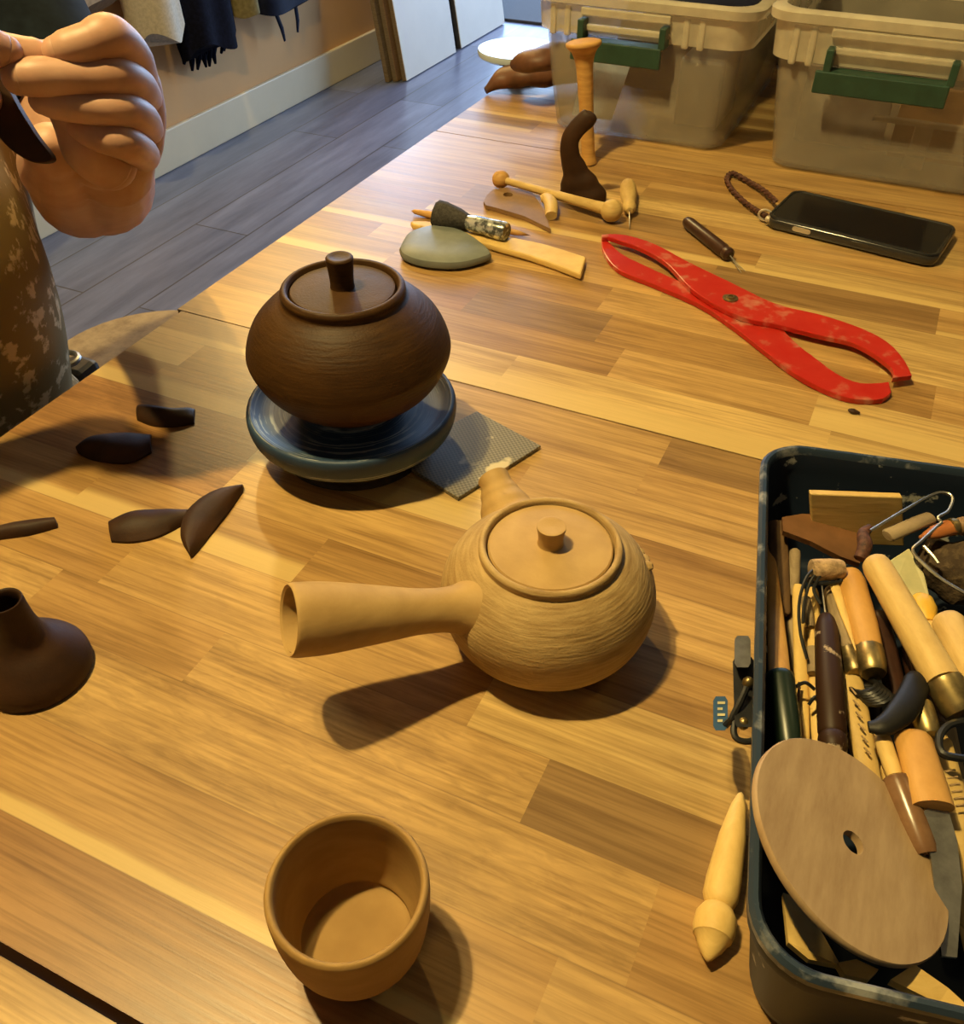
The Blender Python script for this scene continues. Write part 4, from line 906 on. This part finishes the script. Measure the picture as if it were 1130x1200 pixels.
leaning_panel('dark panel between the two white leaning panels', 3.845, 4.30, -1.940, .035, 1.0, .030, M_dgrey, G, M_dgrey)
c = obj('floor_mat', boxb(-3.3, -.6, 4.385, 5.45, FZ+.0005, FZ+.012), plain('dark_grey_mat', (.055, .052, .058), .9, scale=200), smooth=False, bevel=.003); tag(c, 'dark grey mat on the floor beyond the leaning panels', 'mat')

def garment(name, label, cat, y0, y1, zb, zt, mat, th=.10, folds=5, seed=0, taper=.5, hem=.02, xw=None):
    rnd = random.Random(seed); ph = rnd.uniform(0, 6)
    xw = WX+.016 if xw is None else xw
    cy = (y0+y1)/2; hw = (y1-y0)/2; rings = []
    for k in range(13):
        s = k/12; z = zb+(zt-zb)*s; w = hw*(1-(1-taper)*s**2); d = th*(1-.55*s)
        r = []
        for q in range(48):
            a = 2*PI*q/48; yy = math.cos(a); xx = math.sin(a)
            fold = .16*math.sin(folds*a*1.0+ph+s*1.4)*(1-s*.6)
            r.append(V((xw+d/2+.004+d/2*xx*(1+fold), cy+w*yy*(1+fold*.25), z+(hem*math.sin(3*a+ph) if k == 0 else 0))))
        rings.append(r)
    t = thing(name, label, cat, (xw+th/2, cy, zb-.02))
    obj('body', loft(rings), mat, t)
    return t
WP = lambda x, y: PLX(x, y, WX+.07)
a = WP(150, 30); b_ = WP(216, 36)
garment('hanging_coat', 'cream fleece coat hanging on the wall at far left', 'coat', a.y, b_.y-.035, WP(190, 36).z, .85, M_cream, .13, 4, 1, .6)
a = WP(62, 60)
garment('hanging_coat', 'taupe coat hanging on the wall partly behind the raised hand', 'coat', 1.45, WP(150, 40).y-.05, -.22, .85, M_taupe, .15, 5, 2, .6)
a, b_ = WP(216, 60), WP(278, 60)
zs = WP(240, 55).z
t = garment('hanging_scarf', 'dark navy scarf with ragged fringe hanging on the wall', 'scarf', a.y, b_.y, zs, .85, M_navy, .10, 6, 3, .6)
bm = bmesh.new(); rnd = random.Random(4)
for k in range(16):
    y = a.y+.02+(b_.y-a.y-.04)*k/15; L = rnd.uniform(.02, .07)
    bm = join(bm, tube([V((WX+.05+rnd.uniform(-.02, .03), y, zs+.05)), V((WX+.05, y+rnd.uniform(-.01, .01), zs-L*.5)), V((WX+.05, y+rnd.uniform(-.015, .015), zs-L))], [.012, .010, .004], 7))
obj('fringe', bm, M_navy, t)
a, b_ = WP(276, 10), WP(303, 10)
garment('hanging_bag', 'olive canvas bag with cream edge hanging beside the navy scarf', 'bag', a.y, b_.y-.02, WP(295, 14).z, .5, M_olive, .09, 3, 5, .8, .004)
a, b_ = WP(300, 8), WP(364, 6)
t = garment('hanging_jacket', 'dark navy nylon jacket with dangling strap hanging on wall', 'jacket', a.y, b_.y, WP(330, 8).z, .85, M_nylon, .10, 4, 6, .6, .006)
for (x, y, x2, y2) in ((346, 4, 349, 38), (322, 12, 334, 48)):
    q, q2 = WP(x, y), WP(x2, y2)
    obj('strap', tube([q+V((0, 0, .05)), q, q.lerp(q2, .6)+V((0, .006, 0)), q2], [.010, .010, .010, .006], 8, flat=.4, upv=(1, 0, 0)), M_nylon, t)

# stool and small bag by the person
sx_, sy_ = -.86, .78
t = thing('wooden_stool', 'worn beige stool standing beyond the table edge next to the person', 'stool', (sx_, sy_, FZ))
obj('seat', lathe([(0, -.33), (.135, -.33), (.15, -.325), (.152, -.305), (.145, -.298), (0, -.297)], at_(sx_, sy_), 48), M_gwood, t)
for k in range(4):
    q = PI/4+k*PI/2; obj('leg', tube([V((sx_+.10*math.cos(q), sy_+.10*math.sin(q), -.331)), V((sx_+.16*math.cos(q), sy_+.16*math.sin(q), FZ))], [.016, .013], 12), M_gwood, t)
obj('foot_ring', tube([V((sx_+.138*math.cos(q), sy_+.138*math.sin(q), -.58)) for q in [2*PI*k/32 for k in range(32)]], .007, 8, ring=True), M_dsteel, t)

# ================================================================== PERSON
def chain(pts, rad, seg=18):
    """rounded limb: swept tube with spheres at both ends"""
    P = spline(pts, 7); n = len(P); R_ = lerp_list(list(rad), n)
    bm = tube(P, R_, seg)
    for p, r in ((P[0], R_[0]), (P[-1], R_[-1])): bm = join(bm, ellipsoid(p, r*.99, None, 16))
    return bm
HD = .53
h_ = lambda x, y, o=0.: D(x, y, HD+o)
px2m = .000415
hand = []
# curled fingers of the raised right hand: knuckle, middle joint, end joint, tip
digits = []
fing = {
 'index': ([(162, 90, .050), (152, 66, .020), (128, 44, .000), (104, 51, -.004), (82, 57, -.004), (68, 61, -.003)], [.0105, .0108, .0108, .0094, .0088, .0074]),
 'middle': ([(168, 114, .052), (160, 101, .022), (138, 90, .000), (95, 90, -.004), (48, 90, -.006), (22, 91, -.005)], [.0100, .0098, .0097, .0088, .0090, .0080]),
 'ring': ([(171, 150, .052), (165, 139, .022), (145, 129, .000), (105, 126, -.003), (68, 121, -.001), (50, 118, .002)], [.0095, .0092, .0090, .0080, .0078, .0066]),
 'little': ([(168, 182, .050), (162, 176, .024), (146, 167, .001), (118, 160, .002), (98, 152, .008), (88, 146, .012)], [.0090, .0088, .0088, .0078, .0072, .0060])}
for nme, (pts, rad) in fing.items():
    digits.append(chain([h_(*p) for p in pts], rad))
# thumb from the palm base up to the pinch
digits.append(chain([h_(128, 190, .030), h_(104, 176, .018), h_(86, 140, .016), h_(68, 94, .012), h_(58, 66, .006)], [.0145, .0128, .0105, .0095, .0075]))
# palm and heel of the hand
hand.append(chain([h_(160, 100, .056), h_(162, 135, .058), h_(160, 170, .060)], [.0135, .0150, .0145]))
hand.append(chain([h_(140, 110, .052), h_(138, 145, .054), h_(136, 178, .058), h_(132, 196, .075)], [.0170, .0200, .0215, .0230]))
hand.append(chain([h_(112, 150, .046), h_(114, 180, .052)], [.016, .019]))
elbow = D(119, 224, .800)
wrist = h_(128, 194, .085)
hand.append(chain([h_(60, 176, .036), h_(74, 200, .10), h_(96, 222, .20)], [.014, .024, .033]))
shoulder = D(-22, -62, .985)
hand.append(chain([h_(136, 170, .060), wrist, wrist.lerp(elbow, .35), wrist.lerp(elbow, .7), elbow], [.021, .0235, .0300, .0345, .0330]))
hand.append(chain([elbow, elbow.lerp(shoulder, .35), elbow.lerp(shoulder, .7), shoulder], [.0335, .037, .042, .048]))
# the other hand reaching in from the left, its fingertip on the pinch
oh = lambda x, y, o=0.: D(x, y, .535+o)
hand2 = []; digits2 = []
for pts, rad in (
  ([(-95, 62, .030), (-55, 52, .004), (-25, 56, -.004), (12, 64, -.003), (40, 65, -.002), (50, 64, .000)], [.0105, .0100, .0100, .0092, .0080, .0066]),
  ([(-98, 90, .030), (-60, 96, .006), (-38, 100, .004), (-20, 112, .012), (-14, 120, .022)], [.010, .0095, .009, .008, .0068]),
  ([(-100, 118, .034), (-70, 128, .010), (-50, 130, .008), (-36, 138, .018), (-34, 142, .028)], [.0095, .009, .0086, .0078, .0066]),
  ([(-102, 144, .040), (-78, 154, .018), (-62, 156, .016), (-50, 160, .026), (-50, 162, .034)], [.009, .0084, .008, .007, .006]),
  ([(-130, 60, .026), (-100, 40, .002), (-60, 38, -.010), (-20, 52, -.012), (8, 60, -.010)], [.013, .0115, .0105, .0095, .0072])):
    digits2.append(chain([oh(*p) for p in pts], rad))
hand2.append(chain([oh(-110, 70, .034), oh(-118, 110, .036), oh(-112, 142, .042)], [.016, .020, .016]))
el2 = V((-.62, .02, .02)); sh2 = V((-.79, .10, .20))
w2 = oh(-165, 110, .045)
hand2.append(chain([oh(-118, 108, .036), w2, w2.lerp(el2, .5), el2], [.020, .0235, .034, .034]))
hand2.append(chain([el2, el2.lerp(sh2, .5), sh2], [.034, .040, .048]))
pelvis = V((-.725, .335, -.24)); chest = V((-.75, .345, .06)); necK = V((-.765, .35, .31)); head = V((-.735, .35, .45))
bodyp = [chain([pelvis, pelvis.lerp(chest, .5), chest, V((-.765, .345, .19))], [.125, .115, .125, .09]), chain([shoulder, V((-.765, .345, .20)), sh2], [.05, .075, .05]), chain([V((-.765, .345, .19)), necK, V((-.75, .35, .37))], [.06, .052, .05])]
# head with brow, nose, lips, chin and ears, looking down at the work (+x)
HM = Matrix.Translation(head) @ Matrix.Rotation(math.radians(22), 4, 'Y')
def hp_(x, y, z): return HM @ V((x, y, z))
bodyp += [ellipsoid(HM @ V((-.012, 0, .03)), (.092, .074, .092), None, 24), chain([hp_(.02, 0, -.01), hp_(.035, 0, -.075)], [.062, .040]), chain([hp_(.076, 0, .022), hp_(.096, 0, -.014), hp_(.090, 0, -.020)], [.010, .013, .012]),
    chain([hp_(.070, -.022, -.048), hp_(.078, 0, -.046), hp_(.070, .022, -.048)], [.006, .0085, .006]), chain([hp_(.072, -.018, -.058), hp_(.077, 0, -.060), hp_(.072, .018, -.058)], [.006, .008, .006]),
    chain([hp_(.070, -.04, .040), hp_(.080, 0, .042), hp_(.070, .04, .040)], [.012, .012, .012])]
for s in (-1, 1): bodyp += [ellipsoid(HM @ V((-.010, s*.076, .004)), (.016, .008, .026), None, 12), ellipsoid(HM @ V((.064, s*.032, .020)), .0135, None, 12)]
# seated legs: thighs under the table edge, shins down to the floor
kn = [V((-.40, .350, -.22)), V((-.40, .215, -.22))]; an = [V((-.50, .345, FZ+.07)), V((-.50, .20, FZ+.07))]
for k, a in zip(kn, an):
    hip = V((-.71, .30+(k.y-.28)*1.1, -.24)); bodyp.append(chain([hip, k], [.085, .058])); bodyp.append(chain([k, a], [.056, .036])); bodyp.append(chain([a+V((-.03, 0, -.025)), a+V((.06, 0, -.035)), a+V((.15, 0, -.045))], [.034, .034, .022]))
fine = join(apply_remesh(join(*hand), .0016, 3), *digits)
fine2 = join(apply_remesh(join(*hand2), .0020, 3), *digits2)
coarse = apply_remesh(join(*bodyp), .007, 4)
t = thing('person', 'person in dark top and clay smeared olive apron holding brown clay piece', 'person', (-.80, .30, FZ))
bo_ = obj('body', join(fine, fine2, coarse), M_skin, t, auto=0)
# fingernails
def nail(c, along, out, w=.0048, l=.0062):
    M = frame(c, along, out); return loft([[M @ V((x*q, y*q, z)) for x, y in rrect(l*2, w*2, w*.9, 4)] for q, z in ((1., -.0006), (1., .0002), (.8, .0007), (.3, .0009))])
tc_ = (EYE-h_(60, 60)).normalized()
upc = up2
obj('fingernail', nail(h_(77, 53, -.0075)+upc*.0025, h_(60, 60)-h_(90, 56), tc_*.8+upc*.6), M_nail, bo_)
# clothes
def shell(pts, rad, seg=26, flat=None, upv=None): return tube(spline(pts, 6), rad, seg, flat=flat, upv=upv)
sl = elbow.lerp(shoulder, .30)
obj('shirt', apply_remesh(join(shell([pelvis+V((0, 0, -.04)), pelvis.lerp(chest, .5), chest, V((-.765, .345, .20)), V((-.765, .348, .265))], [.140, .135, .140, .11, .062]), chain([shoulder, V((-.765, .345, .20)), sh2], [.062, .085, .062]),
    shell([sl, elbow.lerp(shoulder, .7), shoulder], [.052, .056, .062]), shell([el2.lerp(sh2, .35), sh2], [.054, .062])), .006, 3), M_shirt, t)
ap_b, ap_t = V((-.715, .295, -.30)), V((-.735, .315, .265))
# apron: a thick curved bib wrapped round the front of the torso
bm = bmesh.new(); n1, n2 = 30, 26; gi = []; go = []
for i in range(n1+1):
    s = i/n1; z = -.30+.50*s; wv = 1.0 if s < .62 else 1-.55*((s-.62)/.38)**1.3
    cx0 = -.722-.015*s; half = 1.75*wv
    ri, ro = [], []
    for j in range(n2+1):
        a = -half+2*half*j/n2
        rr_ = .150+.024*math.exp(-((z-.06)/.12)**2)+.010*math.sin(5*a+z*9)+.012*math.sin(z*7)+(.012 if z < -.05 else 0)
        c0 = V((cx0, .338+.01*s, z)); dirv = V((math.cos(a)*1.12, math.sin(a), 0))
        ri.append(bm.verts.new(c0+dirv*rr_)); ro.append(bm.verts.new(c0+dirv*(rr_+.004)))
    gi.append(ri); go.append(ro)
for i in range(n1):
    for j in range(n2):
        bm.faces.new((go[i][j], go[i][j+1], go[i+1][j+1], go[i+1][j])); bm.faces.new((gi[i][j], gi[i+1][j], gi[i+1][j+1], gi[i][j+1]))
    for j in (0, n2): bm.faces.new((gi[i][j], go[i][j], go[i+1][j], gi[i+1][j]))
for i in (0, n1):
    for j in range(n2): bm.faces.new((gi[i][j], gi[i][j+1], go[i][j+1], go[i][j]))
obj('apron', bm, M_apron, t)
obj('trousers', apply_remesh(join(shell([pelvis+V((0, 0, .03)), pelvis+V((0, 0, -.10))], [.146, .135]), *[join(chain([V((-.71, .30+(k.y-.28)*1.1, -.24)), k], [.098, .070]), shell([k, k.lerp(a, .5), a+V((0, 0, .03))], [.068, .060, .052])) for k, a in zip(kn, an)]), .007, 4), M_jean, t)
for a in an: obj('shoe', apply_remesh(join(chain([a+V((-.04, 0, -.032)), a+V((.06, 0, -.034)), a+V((.15, 0, -.040))], [.037, .036, .029])), .005, 3), M_black, t)
obj('hair', apply_remesh(join(ellipsoid(HM @ V((-.030, 0, .050)), (.094, .084, .088), None, 24), ellipsoid(HM @ V((-.075, 0, -.01)), (.045, .065, .075), None, 20), ellipsoid(HM @ V((.02, 0, .108)), (.05, .06, .022), None, 16)), .005, 3), M_hair, t)
q = T(96, 440, -.03); q = D(93, 432, .90)
obj('belt_pouch', jitter(boxb(q.x-.016, q.x+.014, q.y-.014, q.y+.014, q.z-.05, q.z+.006), .004, 60), M_dgrey, t, smooth=False, bevel=.006)
obj('pouch_clip', tube([q+V((.0+.012*math.cos(a), -.012+.012*math.sin(a), .016)) for a in [2*PI*k/16 for k in range(16)]], .0025, 8, ring=True), M_steel, t)
# brown clay piece in the fingers
cp_ = [(-30, 60), (-4, 76), (10, 95), (28, 128), (48, 160), (67, 187), (50, 192), (30, 184), (8, 165), (-14, 130), (-32, 95)]
oc = spline([h_(x, y, .014+.0002*(60-x)) for x, y in cp_+[cp_[0]]], 5)[:-1]
nn = (oc[8]-oc[0]).cross(oc[30]-oc[0]).normalized()
if nn.dot(EYE-oc[0]) < 0: nn = -nn
c = obj('clay_spout_piece', plate(oc, .006, nn), M_brown2, bevel=.0015); c.name = 'clay_crescent'; tag(c, 'dark brown crescent of clay held in the raised hand', 'clay piece')

# ================================================================== LIGHT
def area(name, loc, aim, sx, sy, col, e, spread=180):
    l = bpy.data.lights.new(name, 'AREA'); l.shape = 'RECTANGLE'; l.size = sx; l.size_y = sy; l.color = col; l.energy = e; l.spread = math.radians(spread)
    o = bpy.data.objects.new(name, l); COL.objects.link(o); o.location = loc; o.rotation_euler = (V(aim)-V(loc)).to_track_quat('-Z', 'Y').to_euler(); return o
def lamp(name, loc, col, e, r):
    l = bpy.data.lights.new(name, 'POINT'); l.color = col; l.energy = e; l.shadow_soft_size = r
    o = bpy.data.objects.new(name, l); COL.objects.link(o); o.location = loc; return o
WARM = (1.0, .755, .30)
lamp('pendant_lamp', (-.54, .19, 1.30), WARM, 76, .022)
lamp('pendant_lamp', (-.47, .28, 1.31), WARM, 20, .03)
lamp('ceiling_or_fill_lamp', (-1.72, 2.25, 1.50), WARM, 85, .06)
lamp('ceiling_or_fill_lamp', (.9, 1.4, 1.6), WARM, 6, .06)  # added weak fill from the right, no lamp known there
area('daylight', ((wx0+wx1)/2, FY+.14, (wz0+wz1)/2), ((wx0+wx1)/2, 0, -.2), wx1-wx0, wz1-wz0, (.45, .66, 1.0), 430)
area('daylight', (WX-.13, (sy0+sy1)/2, (sz0+sz1)/2), (1, (sy0+sy1)/2, (sz0+sz1)/2), sy1-sy0, sz1-sz0, (.45, .66, 1.0), 45)  # added light behind the made-up left window, for the blue sheen
w = bpy.data.worlds.new('world'); S.world = w; w.use_nodes = True
bg = w.node_tree.nodes['Background']; bg.inputs[0].default_value = (1.0, .86, .66, 1); bg.inputs[1].default_value = .06
S.view_settings.view_transform = 'Standard'; S.view_settings.look = 'None'; S.view_settings.gamma = 1; S.view_settings.exposure = 0.0
try: S.view_settings.use_curve_mapping = False
except Exception: pass
